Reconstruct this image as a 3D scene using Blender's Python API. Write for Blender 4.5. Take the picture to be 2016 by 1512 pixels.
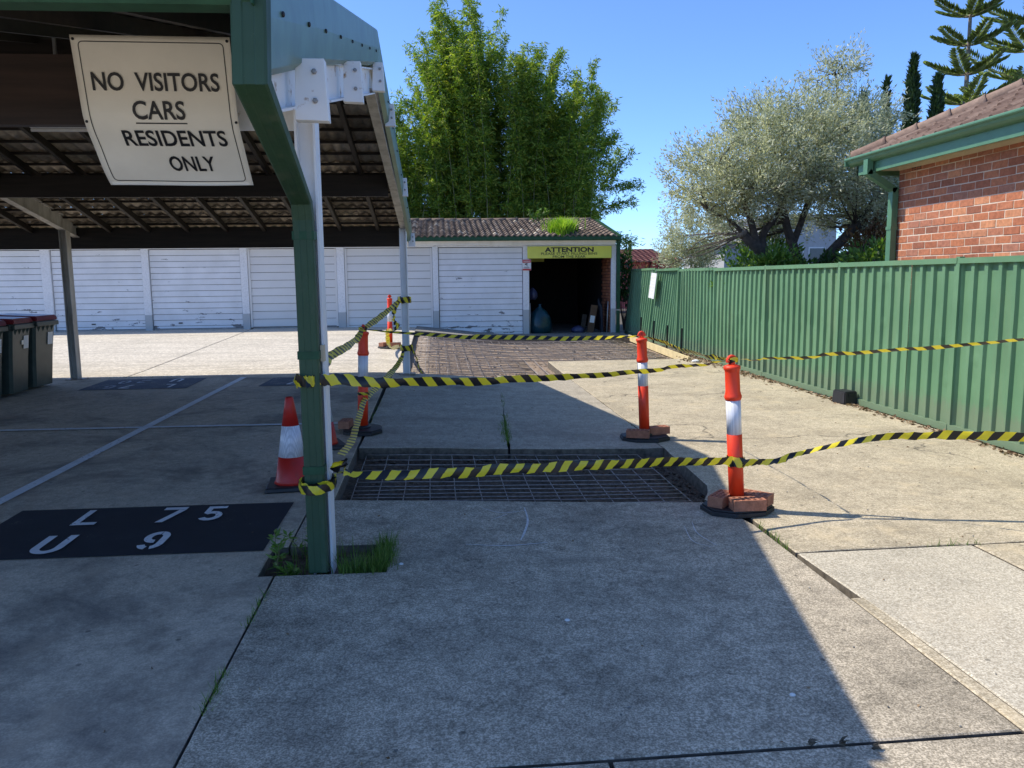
import bpy, bmesh, math, random
import numpy as np
from mathutils import Vector, Matrix
R = math.radians
scn = bpy.context.scene
for o in list(bpy.data.objects): bpy.data.objects.remove(o)

# ---------------------------------------------------------------- camera
cam_d = bpy.data.cameras.new('camera'); cam = bpy.data.objects.new('camera', cam_d)
scn.collection.objects.link(cam); scn.camera = cam
cam_d.sensor_width = 36.0; cam_d.lens = 36.0*1560/2016
cam_d.clip_start = 0.05; cam_d.clip_end = 3000
cam.matrix_world = (Matrix.Translation((0, 0, 1.66)) @ Matrix.Rotation(R(-5.4), 4, 'Z')
                    @ Matrix.Rotation(R(90-7.56), 4, 'X') @ Matrix.Rotation(R(-0.6), 4, 'Z'))
# ---------------------------------------------------------------- sky and sun
SUN_TRAVEL = Vector((0.748, -0.232, -1.0)).normalized()
SUN_EL = math.asin(-SUN_TRAVEL.z); SUN_AZ = math.atan2(-SUN_TRAVEL.x, -SUN_TRAVEL.y)
w = bpy.data.worlds.new('World'); scn.world = w; w.use_nodes = True
nt = w.node_tree; nt.nodes.clear()
sky = nt.nodes.new('ShaderNodeTexSky'); sky.sky_type = 'NISHITA'; sky.sun_disc = False
sky.sun_elevation = SUN_EL; sky.sun_rotation = SUN_AZ % (2*math.pi)
sky.altitude = 0; sky.air_density = 0.6; sky.dust_density = 0.4; sky.ozone_density = 10.0
bg = nt.nodes.new('ShaderNodeBackground'); bg.inputs[1].default_value = 0.14
wo = nt.nodes.new('ShaderNodeOutputWorld')
nt.links.new(sky.outputs[0], bg.inputs[0]); nt.links.new(bg.outputs[0], wo.inputs[0])
sd = bpy.data.lights.new('sun', 'SUN'); sd.energy = 2.5; sd.angle = R(0.53); sd.color = (1.0, 0.93, 0.81)
so = bpy.data.objects.new('sun', sd); scn.collection.objects.link(so)
so.rotation_euler = SUN_TRAVEL.to_track_quat('-Z', 'Y').to_euler(); so.location = (-20, 5, 30)
vs = scn.view_settings; scn.display_settings.display_device = 'sRGB'
vs.view_transform = 'Standard'; vs.look = 'None'; vs.gamma = 1.0; vs.exposure = 1.14; vs.use_curve_mapping = False
scn.cycles.max_bounces = 10

# ---------------------------------------------------------------- helpers
C = scn.collection
rng = random.Random(7); nr = np.random.default_rng(11)

def clip(v, a, b): return max(a, min(b, v))
def G(x, y):
    """height of the paved ground: flat drive on the right, gently rising to the left and to the garages"""
    s = clip((2.3-x)/3.6, 0, 1); s = s*s*(3-2*s)
    yy = max(y-1.5, 0)
    return .0145*s*min(yy, 22)+.012*clip(y-14, 0, 9)

def tag(o, label=None, cat=None, group=None, kind=None):
    if label: o['label'] = label
    if cat: o['category'] = cat
    if group: o['group'] = group
    if kind: o['kind'] = kind
    return o

def empty(name, loc=(0, 0, 0), rz=0.0, label=None, cat=None, group=None, rot=None):
    o = bpy.data.objects.new(name, None); C.objects.link(o)
    o.location = loc; o.rotation_euler = rot if rot else (0, 0, rz)
    o.empty_display_size = .1
    return tag(o, label, cat, group)

def link(name, me, mat=None, parent=None, loc=None):
    o = bpy.data.objects.new(name, me); C.objects.link(o)
    if mat is not None and len(me.materials) == 0: me.materials.append(mat)
    if parent: o.parent = parent
    if loc: o.location = loc
    return o

def npmesh(name, V, F, uv=None, smooth=False):
    V = np.asarray(V, dtype=np.float32); F = np.asarray(F, dtype=np.int32)
    me = bpy.data.meshes.new(name); k = F.shape[1]
    me.vertices.add(len(V)); me.vertices.foreach_set('co', V.ravel())
    me.loops.add(F.size); me.loops.foreach_set('vertex_index', F.ravel())
    me.polygons.add(len(F)); me.polygons.foreach_set('loop_start', np.arange(0, F.size, k, dtype=np.int32))
    me.polygons.foreach_set('use_smooth', np.full(len(F), smooth, dtype=bool))
    if uv is not None:
        l = me.uv_layers.new(name='UVMap'); l.data.foreach_set('uv', np.asarray(uv, dtype=np.float32).ravel())
    me.update(calc_edges=True); return me

class MB:
    """collects simple solids; build() links them as one mesh object"""
    def __init__(s): s.v = []; s.f = []; s.sm = []; s.uv = {}
    def add(s, vs, fs, smooth=False):
        b = len(s.v); s.v += [tuple(v) for v in vs]
        for f in fs: s.f.append(tuple(i+b for i in f)); s.sm.append(smooth)
        return s
    def box(s, c, d, rz=0.0, rx=0.0, ry=0.0, M=None, top=(1, 1)):
        hx, hy, hz = d[0]/2, d[1]/2, d[2]/2
        m = M if M is not None else (Matrix.Rotation(rz, 3, 'Z') @ Matrix.Rotation(ry, 3, 'Y') @ Matrix.Rotation(rx, 3, 'X'))
        vs = []
        for z in (-1, 1):
            for x, y in ((-1, -1), (1, -1), (1, 1), (-1, 1)):
                k = top if z > 0 else (1, 1)
                p = m @ Vector((x*hx*k[0], y*hy*k[1], z*hz)); vs.append((p.x+c[0], p.y+c[1], p.z+c[2]))
        return s.add(vs, [(3, 2, 1, 0), (4, 5, 6, 7), (0, 1, 5, 4), (1, 2, 6, 5), (2, 3, 7, 6), (3, 0, 4, 7)])
    def b2(s, a, b): # box by two corners
        return s.box([(a[i]+b[i])/2 for i in range(3)], [abs(b[i]-a[i]) for i in range(3)])
    def sweep(s, prof, path, up=(0, 0, 1), closed=True, caps=True, smooth=False):
        """prof: list of (side, up) points carried along path of 3D points"""
        n = len(prof); rows = []; up = Vector(up)
        P = [Vector(p) for p in path]
        for i, p in enumerate(P):
            t = (P[min(i+1, len(P)-1)]-P[max(i-1, 0)]).normalized()
            side = t.cross(up).normalized(); u2 = side.cross(t).normalized()
            rows.append([p+side*a+u2*b for a, b in prof])
        vs = [q for r_ in rows for q in r_]; fs = []
        for i in range(len(P)-1):
            for j in range(n if closed else n-1):
                j2 = (j+1) % n
                fs.append((i*n+j, i*n+j2, (i+1)*n+j2, (i+1)*n+j))
        s.add(vs, fs, smooth)
        if caps and closed:
            b = len(s.v)-len(vs)
            s.f.append(tuple(b+j for j in reversed(range(n)))); s.sm.append(False)
            s.f.append(tuple(b+(len(P)-1)*n+j for j in range(n))); s.sm.append(False)
        return s
    def tube(s, path, rad, seg=8, smooth=True, caps=True):
        P = [Vector(p) for p in path]; n = seg
        if not hasattr(rad, '__len__'): rad = [rad]*len(P)
        rows = []; ref = None
        for i, p in enumerate(P):
            t = (P[min(i+1, len(P)-1)]-P[max(i-1, 0)]).normalized()
            if ref is None: ref = Vector((0, 0, 1)) if abs(t.z) < .9 else Vector((1, 0, 0))
            a = t.cross(ref).normalized(); b_ = a.cross(t).normalized(); ref = b_
            rows += [p+(a*math.cos(2*math.pi*k/n)+b_*math.sin(2*math.pi*k/n))*rad[i] for k in range(n)]
        fs = [(i*n+j, i*n+(j+1) % n, (i+1)*n+(j+1) % n, (i+1)*n+j) for i in range(len(P)-1) for j in range(n)]
        b0 = len(s.v); s.add(rows, fs, smooth)
        if caps:
            s.f.append(tuple(b0+j for j in reversed(range(n)))); s.sm.append(False)
            s.f.append(tuple(b0+(len(P)-1)*n+j for j in range(n))); s.sm.append(False)
        return s
    def lathe(s, prof, c=(0, 0, 0), seg=24, smooth=True):
        vs = []; n = seg
        for r_, z in prof: vs += [(c[0]+r_*math.cos(2*math.pi*k/n), c[1]+r_*math.sin(2*math.pi*k/n), c[2]+z) for k in range(n)]
        fs = [(i*n+j, i*n+(j+1) % n, (i+1)*n+(j+1) % n, (i+1)*n+j) for i in range(len(prof)-1) for j in range(n)]
        b0 = len(s.v); s.add(vs, fs, smooth)
        s.f.append(tuple(b0+j for j in reversed(range(n)))); s.sm.append(False)
        s.f.append(tuple(b0+(len(prof)-1)*n+j for j in range(n))); s.sm.append(False)
        return s
    def prism(s, poly, z0, z1):
        n = len(poly)
        vs = [(x, y, z0) for x, y in poly]+[(x, y, z1) for x, y in poly]
        return s.add(vs, [tuple(reversed(range(n))), tuple(range(n, 2*n))]+[(i, (i+1) % n, n+(i+1) % n, n+i) for i in range(n)])
    def mesh(s, name):
        me = bpy.data.meshes.new(name); me.from_pydata(s.v, [], s.f); me.update()
        if any(s.sm): me.polygons.foreach_set('use_smooth', s.sm)
        return me
    def build(s, name, mat, parent=None, loc=None, bevel=0.0, seg=1):
        me = s.mesh(name)
        if bevel:
            bm = bmesh.new(); bm.from_mesh(me)
            bmesh.ops.remove_doubles(bm, verts=bm.verts, dist=1e-5)
            es = [e for e in bm.edges if len(e.link_faces) == 2 and e.calc_face_angle(0) > .5]
            bmesh.ops.bevel(bm, geom=es, offset=bevel, segments=seg, affect='EDGES', clamp_overlap=True)
            bm.to_mesh(me); bm.free()
        return link(name, me, mat, parent, loc)

def smooth_path(pts, n=8):
    """Catmull-Rom through pts"""
    P = [np.array(p, float) for p in pts]; P = [2*P[0]-P[1]]+P+[2*P[-1]-P[-2]]; out = []
    for i in range(1, len(P)-2):
        for k in range(n):
            t = k/n; a, b, c, d = P[i-1:i+3]
            out.append(.5*((2*b)+(c-a)*t+(2*a-5*b+4*c-d)*t*t+(-a+3*b-3*c+d)*t**3))
    out.append(P[-2]); return [tuple(map(float, q)) for q in out]

# ---------------------------------------------------------------- materials
def S(c):
    """sRGB 0-255 -> linear"""
    return tuple(((x/255)/12.92 if x/255 <= .04045 else ((x/255+.055)/1.055)**2.4) for x in c)
class NT:
    def __init__(s, name):
        s.m = bpy.data.materials.new(name); s.m.use_nodes = True; s.t = s.m.node_tree; s.n = s.t.nodes
        s.b = s.n['Principled BSDF']; s.out = s.n['Material Output']; s.tc = None
    def node(s, typ, **kw):
        n = s.n.new(typ)
        for k, v in kw.items(): setattr(n, k, v)
        return n
    def ln(s, a, b): s.t.links.new(a, b)
    def co(s, which='Object'):
        if s.tc is None: s.tc = s.node('ShaderNodeTexCoord')
        return s.tc.outputs[which]
    def noise(s, scale, detail=3, rough=.55, vec=None, stretch=None, dist=0):
        n = s.node('ShaderNodeTexNoise'); n.inputs['Scale'].default_value = scale
        n.inputs['Detail'].default_value = detail; n.inputs['Roughness'].default_value = rough; n.inputs['Distortion'].default_value = dist
        v = vec if vec is not None else s.co()
        if stretch:
            m = s.node('ShaderNodeMapping'); m.inputs['Scale'].default_value = stretch; s.ln(v, m.inputs[0]); v = m.outputs[0]
        s.ln(v, n.inputs['Vector']); return n.outputs['Fac']
    def ramp(s, fac, stops):
        r = s.node('ShaderNodeValToRGB'); e = r.color_ramp.elements
        while len(e) < len(stops): e.new(.5)
        for i, (p, c) in enumerate(stops):
            e[i].position = p; e[i].color = (c if hasattr(c, '__len__') else (c, c, c))[:3]+(1,)
        s.ln(fac, r.inputs[0]); return r.outputs[0]
    def mix(s, fac, a, b, mode='MIX'):
        m = s.node('ShaderNodeMix', data_type='RGBA', blend_type=mode)
        for k, v in ((0, fac), (6, a), (7, b)):
            if hasattr(v, 'is_linked') or hasattr(v, 'links'): s.ln(v, m.inputs[k])
            else: m.inputs[k].default_value = v if k == 0 else tuple(v)[:3]+(1,)
        return m.outputs[2]
    def math(s, op, a, b=0.0, c=None):
        m = s.node('ShaderNodeMath', operation=op)
        for k, v in ((0, a), (1, b), (2, c)):
            if v is None: continue
            if hasattr(v, 'links'): s.ln(v, m.inputs[k])
            else: m.inputs[k].default_value = v
        return m.outputs[0]
    def bump(s, h, strength=.3, dist=.01):
        b = s.node('ShaderNodeBump'); b.inputs['Strength'].default_value = strength; b.inputs['Distance'].default_value = dist
        s.ln(h, b.inputs['Height']); s.ln(b.outputs[0], s.b.inputs['Normal'])
    def done(s, col=None, rough=.6, metal=0.0, spec=.5):
        if col is not None:
            if hasattr(col, 'links'): s.ln(col, s.b.inputs['Base Color'])
            else: s.b.inputs['Base Color'].default_value = tuple(col)[:3]+(1,)
        if hasattr(rough, 'links'): s.ln(rough, s.b.inputs['Roughness'])
        else: s.b.inputs['Roughness'].default_value = rough
        s.b.inputs['Metallic'].default_value = metal; s.b.inputs['Specular IOR Level'].default_value = spec
        return s.m

def plain(name, col, rough=.6, metal=0., var=.15, scale=8, spec=.5, fine=0):
    t = NT(name); n = t.noise(scale, 5, .6)
    k = t.ramp(n, [(.3, 1-var), (.7, 1+var)])
    c = t.mix(1.0, tuple(col), k, 'MULTIPLY')
    if fine: t.bump(t.noise(fine, 3), .25, .004)
    return t.done(c, rough, metal, spec)

def scuffed(name, col, dirt, rough, th=.6, scale=9, amt=.6):
    t = NT(name); n = t.noise(scale, 6, .7, stretch=(1, 1, .45)); n2 = t.noise(70, 4, .7)
    c = t.mix(1.0, tuple(col), t.ramp(t.noise(4, 3), [(.3, .88), (.7, 1.1)]), 'MULTIPLY')
    c = t.mix(t.math('MULTIPLY', t.ramp(n, [(th-.06, 0.0), (th+.06, 1.0)]), amt), c, dirt)
    c = t.mix(t.math('MULTIPLY', t.ramp(n2, [(.66, 0.0), (.70, 1.0)]), amt*.7), c, dirt)
    t.bump(n2, .08, .003); return t.done(c, t.ramp(n, [(.3, rough), (.7, rough+.25)]))
def worn_paint(name, col, under, th):
    t = NT(name); n = t.noise(38, 6, .75); n2 = t.noise(5, 5, .65); f = t.math('ADD', t.math('MULTIPLY', n, .6), t.math('MULTIPLY', n2, .4))
    c = t.mix(t.ramp(f, [(th, 0.0), (th+.05, 1.0)]), t.mix(1.0, tuple(col), t.ramp(n2, [(.3, .8), (.7, 1.1)]), 'MULTIPLY'), under)
    t.bump(n, .2, .003); return t.done(c, .8, 0, .3)
def concrete(name, lo, hi, fine=150, blot=.25, stain=(.05, .045, .04), stain_amt=.5, warm=None, bump=.35, seed=0, cracks=False, streak=None, lo2=.42, hi2=.62, st=(.54, .70)):
    t = NT(name); co = t.co()
    f1 = t.noise(fine, 2, .6); f2 = t.noise(fine*.42, 3, .6)
    f = t.math('ADD', t.math('MULTIPLY', f1, .62), t.math('MULTIPLY', f2, .38))
    c = t.ramp(f, [(lo2, lo), (hi2, hi)])
    c = t.mix(1.0, c, t.ramp(t.noise(7.5+seed, 6, .68), [(.3, 1-blot*.9), (.5, 1.0), (.7, 1+blot*.7)]), 'MULTIPLY')
    b1 = t.noise(1.1+seed*.13, 7, .62, stretch=streak)
    c = t.mix(1.0, c, t.ramp(b1, [(.28, 1-blot), (.5, 1.0), (.75, 1+blot*.6)]), 'MULTIPLY')
    s1 = t.noise(.55+seed*.07, 6, .65, dist=.4)
    c = t.mix(t.math('MULTIPLY', t.ramp(s1, [(st[0], 0.0), (st[1], 1.0)]), stain_amt), c, stain)
    if warm:
        w1 = t.noise(2.3+seed*.11, 5, .6)
        c = t.mix(t.math('MULTIPLY', t.ramp(w1, [(.55, 0.0), (.72, 1.0)]), .45), c, warm)
    # small round spots of dirt, gum and lichen
    v = t.node('ShaderNodeTexVoronoi'); v.inputs['Scale'].default_value = 5.5; t.ln(co, v.inputs['Vector'])
    c = t.mix(t.math('MULTIPLY', t.ramp(v.outputs['Distance'], [(.05, 1.0), (.085, 0.0)]), .55), c, (.045, .04, .035))
    h = f
    if cracks:
        vv = t.node('ShaderNodeTexVoronoi', feature='DISTANCE_TO_EDGE'); vv.inputs['Scale'].default_value = .33
        wv = t.node('ShaderNodeVectorMath', operation='ADD'); nn = t.node('ShaderNodeTexNoise'); nn.inputs['Scale'].default_value = 1.6; nn.inputs['Detail'].default_value = 6
        t.ln(co, nn.inputs['Vector']); t.ln(co, wv.inputs[0]); t.ln(nn.outputs['Color'], wv.inputs[1]); t.ln(wv.outputs[0], vv.inputs['Vector'])
        ck = t.ramp(vv.outputs['Distance'], [(.0015, 1.0), (.005, 0.0)])
        ck = t.math('MULTIPLY', ck, t.ramp(t.noise(.4, 2), [(.45, 0.0), (.55, .8)]))
        c = t.mix(ck, c, (.02, .02, .02))
    t.bump(h, bump, .006)
    return t.done(c, .92, 0, .25)

M = {}
M['drive'] = concrete('drive concrete', (.26, .222, .16), (.62, .535, .40), fine=125, blot=.36, stain=(.10, .09, .075), stain_amt=.55, seed=1, bump=.5, lo2=.43, hi2=.61)
M['drive_mid'] = concrete('smooth concrete', (.31, .27, .205), (.50, .44, .335), fine=90, blot=.25, stain_amt=.35, seed=2, streak=(.4, 1.6, 1))
M['drive_tan'] = concrete('weathered concrete', (.32, .265, .175), (.60, .52, .375), fine=100, blot=.28, stain=(.25, .20, .13), stain_amt=.5, warm=(.58, .46, .28), seed=3, bump=.5, cracks=True)
M['drive_pale'] = concrete('pale concrete', (.34, .295, .215), (.66, .60, .47), fine=100, blot=.16, stain=(.25, .21, .15), stain_amt=.35, warm=(.52, .45, .33), seed=4, bump=.45)
M['bay'] = concrete('carport concrete', (.42, .35, .255), (.60, .50, .365), fine=110, blot=.27, stain=(.09, .085, .078), stain_amt=.65, st=(.50, .66), warm=(.50, .39, .27), seed=5, bump=.3, streak=(1, .5, 1))
M['apron'] = concrete('apron concrete', (.44, .39, .31), (.66, .60, .49), fine=30, blot=.25, stain=(.36, .32, .25), stain_amt=.45, seed=6, streak=(.35, 2.5, 1))
M['slab_old'] = concrete('old edge concrete', (.15, .145, .13), (.36, .34, .30), fine=80, blot=.3, stain_amt=.4, seed=7)
def soil(name, a, b, c_, d):
    t = NT(name); n = t.noise(26, 6, .7); n2 = t.noise(3, 5)
    c = t.ramp(n, [(.3, a), (.5, b), (.72, c_)])
    c = t.mix(t.ramp(n2, [(.45, 0.0), (.65, .7)]), c, d); t.bump(n, .9, .03); return t.done(c, .95, 0, .2)
M['soil'] = soil('dark trench soil', (.05, .038, .028), (.13, .095, .065), (.26, .20, .145), (.075, .065, .055))
M['sand'] = soil('sandy rubble', (.15, .105, .07), (.34, .25, .175), (.55, .44, .33), (.24, .20, .165))
M['slab_edge'] = plain('dark broken concrete edge', (.13, .11, .085), .95, var=.5, scale=18, fine=40)  # for the slab side faces, coloured darker than the slab tops
M['dirt'] = plain('ground dirt', (.10, .085, .06), .95, var=.4, scale=6, fine=60)
t = NT('white gloss paint'); n = t.noise(5, 6, .65, stretch=(1, 1, .35))
c = t.ramp(n, [(.25, (.76, .755, .74)), (.6, (.88, .88, .88))]); M['white'] = t.done(c, .45)
t = NT('white steel paint with rust'); n = t.noise(7, 6, .7); n2 = t.noise(40, 4)
c = t.mix(t.ramp(n, [(.585, 0.0), (.66, 1.0)]), (.86, .86, .85), t.ramp(n2, [(.3, (.22, .09, .035)), (.7, (.52, .36, .20))])); M['white_rust'] = t.done(c, .45)
t = NT('old grey steel paint'); n = t.noise(7, 6, .7, stretch=(1, 1, .3))
c = t.ramp(n, [(.3, (.30, .27, .23)), (.6, (.52, .49, .44))]); M['oldpaint'] = t.done(c, .6)
t = NT('peeling white door paint'); n = t.noise(4.2, 6, .68, stretch=(.55, 1, 1.8)); g = t.node('ShaderNodeSeparateXYZ'); t.ln(t.co(), g.inputs[0])
low = t.ramp(t.math('MULTIPLY', g.outputs[2], .45), [(.1, .10), (.5, .0)])
msk = t.ramp(t.math('ADD', n, low), [(.655, 0.0), (.67, 1.0)])
base = t.ramp(t.noise(1.8, 5, .6), [(.3, (.70, .70, .69)), (.7, (.83, .83, .83))])
c = t.mix(msk, base, (.20, .195, .19)); t.bump(msk, -.3, .004); M['peel'] = t.done(c, .55)
t = NT('cream panel door'); c = t.ramp(t.noise(1.2, 3), [(.3, (.68, .665, .63)), (.7, (.74, .725, .69))]); M['panel'] = t.done(c, .45)
t = NT('painted brick pier'); n = t.noise(25, 5, .7); g = t.node('ShaderNodeSeparateXYZ'); t.ln(t.co(), g.inputs[0])
c = t.ramp(n, [(.3, (.66, .66, .65)), (.55, (.80, .80, .80))])
c = t.mix(t.ramp(g.outputs[2], [(.80, 1.0), (.81, 0.0)]), c, (.47, .48, .47)); t.bump(n, .3, .01); M['pier'] = t.done(c, .7)
M['green'] = plain('green painted gutter', (.024, .080, .040), .55, var=.2, scale=9, spec=.25)
M['green_pipe'] = scuffed('green downpipe', (.026, .070, .032), (.065, .10, .06), .5, .57, 5, .7)
M['barge'] = plain('blue green metal capping', (.11, .19, .125), .35, .1, var=.25, scale=4)
M['house_green'] = plain('house green metal', (.085, .20, .11), .45, var=.1, scale=6)
t = NT('green fence steel'); n = t.noise(1.1, 5, .6); n2 = t.noise(45, 3)
c = t.ramp(n, [(.3, (.105, .215, .115)), (.7, (.145, .275, .15))])
c = t.mix(t.ramp(t.noise(5.5, 5, .7), [(.735, 0.0), (.745, .6)]), c, (.55, .62, .56))
c = t.mix(t.math('MULTIPLY', t.ramp(t.noise(2.2, 6, .7, stretch=(1, 1, .2)), [(.52, 0.0), (.75, 1.0)]), .35), c, (.20, .24, .13))
vd = t.node('ShaderNodeTexVoronoi'); vd.inputs['Scale'].default_value = 2.1; t.ln(t.co(), vd.inputs['Vector'])
hh = t.math('ADD', t.math('MULTIPLY', n, .6), t.math('MULTIPLY', t.ramp(vd.outputs['Distance'], [(.04, 1.0), (.16, 0.0)]), .35))
sz = t.node('ShaderNodeSeparateXYZ'); t.ln(t.co(), sz.inputs[0])
c = t.mix(t.math('MULTIPLY', t.ramp(t.math('ADD', sz.outputs[2], t.math('MULTIPLY', t.noise(9, 5, .7), -.45)), [(-.12 if False else 0.0, 1.0), (.14, 0.0)]), .4), c, (.20, .19, .14))
t.bump(hh, .4, .03); M['fence'] = t.done(c, .5, 0, .25)
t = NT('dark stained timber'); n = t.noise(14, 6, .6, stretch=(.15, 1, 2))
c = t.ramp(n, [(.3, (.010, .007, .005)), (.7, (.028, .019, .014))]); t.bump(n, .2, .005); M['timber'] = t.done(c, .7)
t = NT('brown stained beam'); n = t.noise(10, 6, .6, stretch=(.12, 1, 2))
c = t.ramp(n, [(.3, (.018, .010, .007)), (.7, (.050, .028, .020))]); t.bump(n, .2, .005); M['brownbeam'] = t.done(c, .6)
def objvar(name, stops, rough=.85, nscale=30, bump=.4, namt=.35, spec=.3):
    t = NT(name); oi = t.node('ShaderNodeObjectInfo'); c = t.ramp(oi.outputs['Random'], stops)
    ad = t.node('ShaderNodeVectorMath', operation='ADD'); t.ln(t.co(), ad.inputs[0])
    cm = t.node('ShaderNodeCombineXYZ'); k = t.math('MULTIPLY', oi.outputs['Random'], 50.0); t.ln(k, cm.inputs[0]); t.ln(k, cm.inputs[2]); t.ln(cm.outputs[0], ad.inputs[1])
    n = t.noise(nscale, 6, .7, vec=ad.outputs[0]); c = t.mix(1.0, c, t.ramp(n, [(.25, 1-namt), (.75, 1+namt)]), 'MULTIPLY')
    t.bump(n, bump, .005); return t.done(c, rough, 0, spec)
M['housebrick'] = objvar('red house brick', [(0, (.25, .10, .062)), (.25, (.37, .13, .068)), (.55, (.47, .175, .085)), (.8, (.35, .15, .10)), (1, (.55, .24, .12))], nscale=22)
M['loosebrick'] = objvar('loose extruded brick', [(0, (.33, .13, .075)), (.5, (.40, .17, .10)), (1, (.45, .22, .14))], nscale=24, bump=.6)
M['tile_under'] = objvar('carport roof tile', [(0, (.14, .115, .085)), (.5, (.34, .28, .21)), (1, (.62, .52, .40))], nscale=12)
M['housetile'] = objvar('brown clay roof tile', [(0, (.15, .095, .070)), (.5, (.205, .135, .10)), (1, (.26, .18, .135))], nscale=16)
M['mortar'] = plain('mortar', (.66, .56, .44), .95, var=.12, scale=20, fine=120)
t = NT('garage roof tile'); n = t.noise(2.6, 6, .7); n2 = t.noise(22, 4)
gi = t.node('ShaderNodeNewGeometry'); rd = gi.outputs['Random Per Island']
c = t.ramp(rd, [(0, (.10, .075, .058)), (.5, (.16, .12, .092)), (.86, (.20, .155, .12)), (1, (.46, .40, .31))])
c = t.mix(1.0, c, t.ramp(n2, [(.25, .75), (.75, 1.25)]), 'MULTIPLY'); c = t.mix(t.ramp(n, [(.6, 0.0), (.75, .6)]), c, (.50, .44, .34)); M['garagetile'] = t.done(c, .9, 0, .2)
M['red_tile'] = plain('faded red roof tile', (.30, .13, .10), .85, var=.3, scale=5)
M['pink'] = plain('pink painted wall', (.62, .16, .15), .8, var=.08)
M['orange'] = scuffed('orange bollard plastic', (.88, .050, .010), (.42, .05, .02), .36, .6, 7, .5)
M['cone_red'] = scuffed('red cone plastic', (.55, .022, .014), (.30, .04, .03), .33, .6, 9, .5)
t = NT('white reflective sleeve'); ck = t.node('ShaderNodeTexBrick'); ck.inputs['Scale'].default_value = 26; ck.inputs['Color1'].default_value = (.86, .86, .88, 1); ck.inputs['Color2'].default_value = (.74, .74, .78, 1); ck.inputs['Mortar'].default_value = (.64, .64, .67, 1); ck.inputs['Mortar Size'].default_value = .05
t.ln(t.co(), ck.inputs['Vector']); M['reflect'] = t.done(ck.outputs['Color'], .3)
M['rubber'] = plain('black rubber', (.018, .018, .02), .55, var=.3, scale=15, fine=80)
t = NT('black and yellow barrier tape'); uvn = t.node('ShaderNodeUVMap'); sp = t.node('ShaderNodeSeparateXYZ'); t.ln(uvn.outputs[0], sp.inputs[0])
ph = t.math('FRACT', t.math('ADD', t.math('MULTIPLY', sp.outputs[0], 1.0), t.math('MULTIPLY', sp.outputs[1], .42)))
c = t.ramp(ph, [(.485, (.012, .012, .014)), (.5, (.80, .66, .03))])
lp = t.node('ShaderNodeBsdfTranslucent'); t.ln(c, lp.inputs[0]); mx = t.node('ShaderNodeMixShader'); mx.inputs[0].default_value = .22
t.done(c, .28); t.ln(t.b.outputs[0], mx.inputs[1]); t.ln(lp.outputs[0], mx.inputs[2]); t.ln(mx.outputs[0], t.out.inputs[0]); M['tape'] = t.m
t = NT('rusty steel bar'); n = t.noise(30, 4); c = t.ramp(n, [(.35, (.22, .19, .17)), (.65, (.40, .34, .29))]); M['rebar'] = t.done(c, .5, .3)
M['galv'] = plain('bare grey steel', (.36, .35, .34), .45, .5, var=.2)
M['bin'] = plain('dark green bin plastic', (.05, .068, .055), .45, var=.2, scale=7)
M['bin_lid'] = plain('maroon bin lid plastic', (.20, .018, .024), .35, var=.15)
M['paper'] = plain('white sticker', (.72, .72, .70), .5, var=.06)
M['black_print'] = plain('black print', (.012, .012, .014), .5, var=.0)
M['cream_sign'] = plain('aged cream sign face', (.86, .81, .69), .38, var=.06, scale=3)
M['yellow_sign'] = plain('yellow green sign face', (.68, .67, .10), .4, var=.08, scale=2)
M['red_print'] = plain('red print', (.52, .035, .045), .5, var=.0)
M['marking'] = worn_paint('worn white road paint', (.74, .74, .72), (.16, .155, .15), .565)
M['marking_dim'] = worn_paint('faded white road paint', (.45, .46, .48), (.10, .11, .13), .52)
M['panel_black'] = worn_paint('black bay number panel', (.020, .021, .026), (.10, .09, .075), .60)
M['panel_faded'] = worn_paint('faded bay number panel', (.065, .073, .088), (.24, .21, .17), .54)
M['formwork'] = plain('pale pine board', (.62, .50, .26), .8, var=.15, scale=5)
M['stake'] = plain('black steel stake', (.015, .015, .017), .55, var=.2)
M['cream'] = plain('cream painted soffit', (.62, .52, .35), .7, var=.08)
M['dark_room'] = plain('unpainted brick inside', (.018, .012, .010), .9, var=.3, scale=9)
M['teal_bag'] = plain('teal plastic bag', (.003, .04, .055), .3, var=.25, scale=9)
M['blue_bag'] = plain('pale blue plastic bag', (.05, .055, .12), .3, var=.2, scale=9)
M['cardboard'] = plain('brown cardboard', (.11, .062, .033), .85, var=.2, scale=6)
M['grey_board'] = plain('grey board', (.06, .065, .08), .7, var=.15)
M['white_house'] = plain('white render', (.42, .42, .41), .8, var=.08)
M['glass'] = plain('dark window glass', (.05, .06, .08), .1, var=.1)
M['slate'] = plain('grey roof sheet', (.20, .20, .20), .7, var=.15)
def leaf(name, stops, trans=.35, rough=.5, tc=(1.25, 1.35, .6)):
    t = NT(name); gi = t.node('ShaderNodeNewGeometry'); c = t.ramp(gi.outputs['Random Per Island'], stops)
    tr = t.node('ShaderNodeBsdfTranslucent'); t.ln(t.mix(1.0, c, tc, 'MULTIPLY'), tr.inputs[0]); mx = t.node('ShaderNodeMixShader'); mx.inputs[0].default_value = trans
    t.done(c, rough, 0, .35); t.ln(t.b.outputs[0], mx.inputs[1]); t.ln(tr.outputs[0], mx.inputs[2]); t.ln(mx.outputs[0], t.out.inputs[0]); return t.m
M['bamboo_leaf'] = leaf('bamboo leaf', [(0, (.07, .14, .022)), (.4, (.165, .265, .036)), (.8, (.31, .39, .055)), (1, (.48, .48, .09))], .52)
M['olive_leaf'] = leaf('olive leaf', [(0, (.29, .31, .18)), (.45, (.47, .49, .33)), (.8, (.60, .63, .49)), (1, (.80, .80, .68))], .5, .38, (1.08, 1.08, .78))
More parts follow.
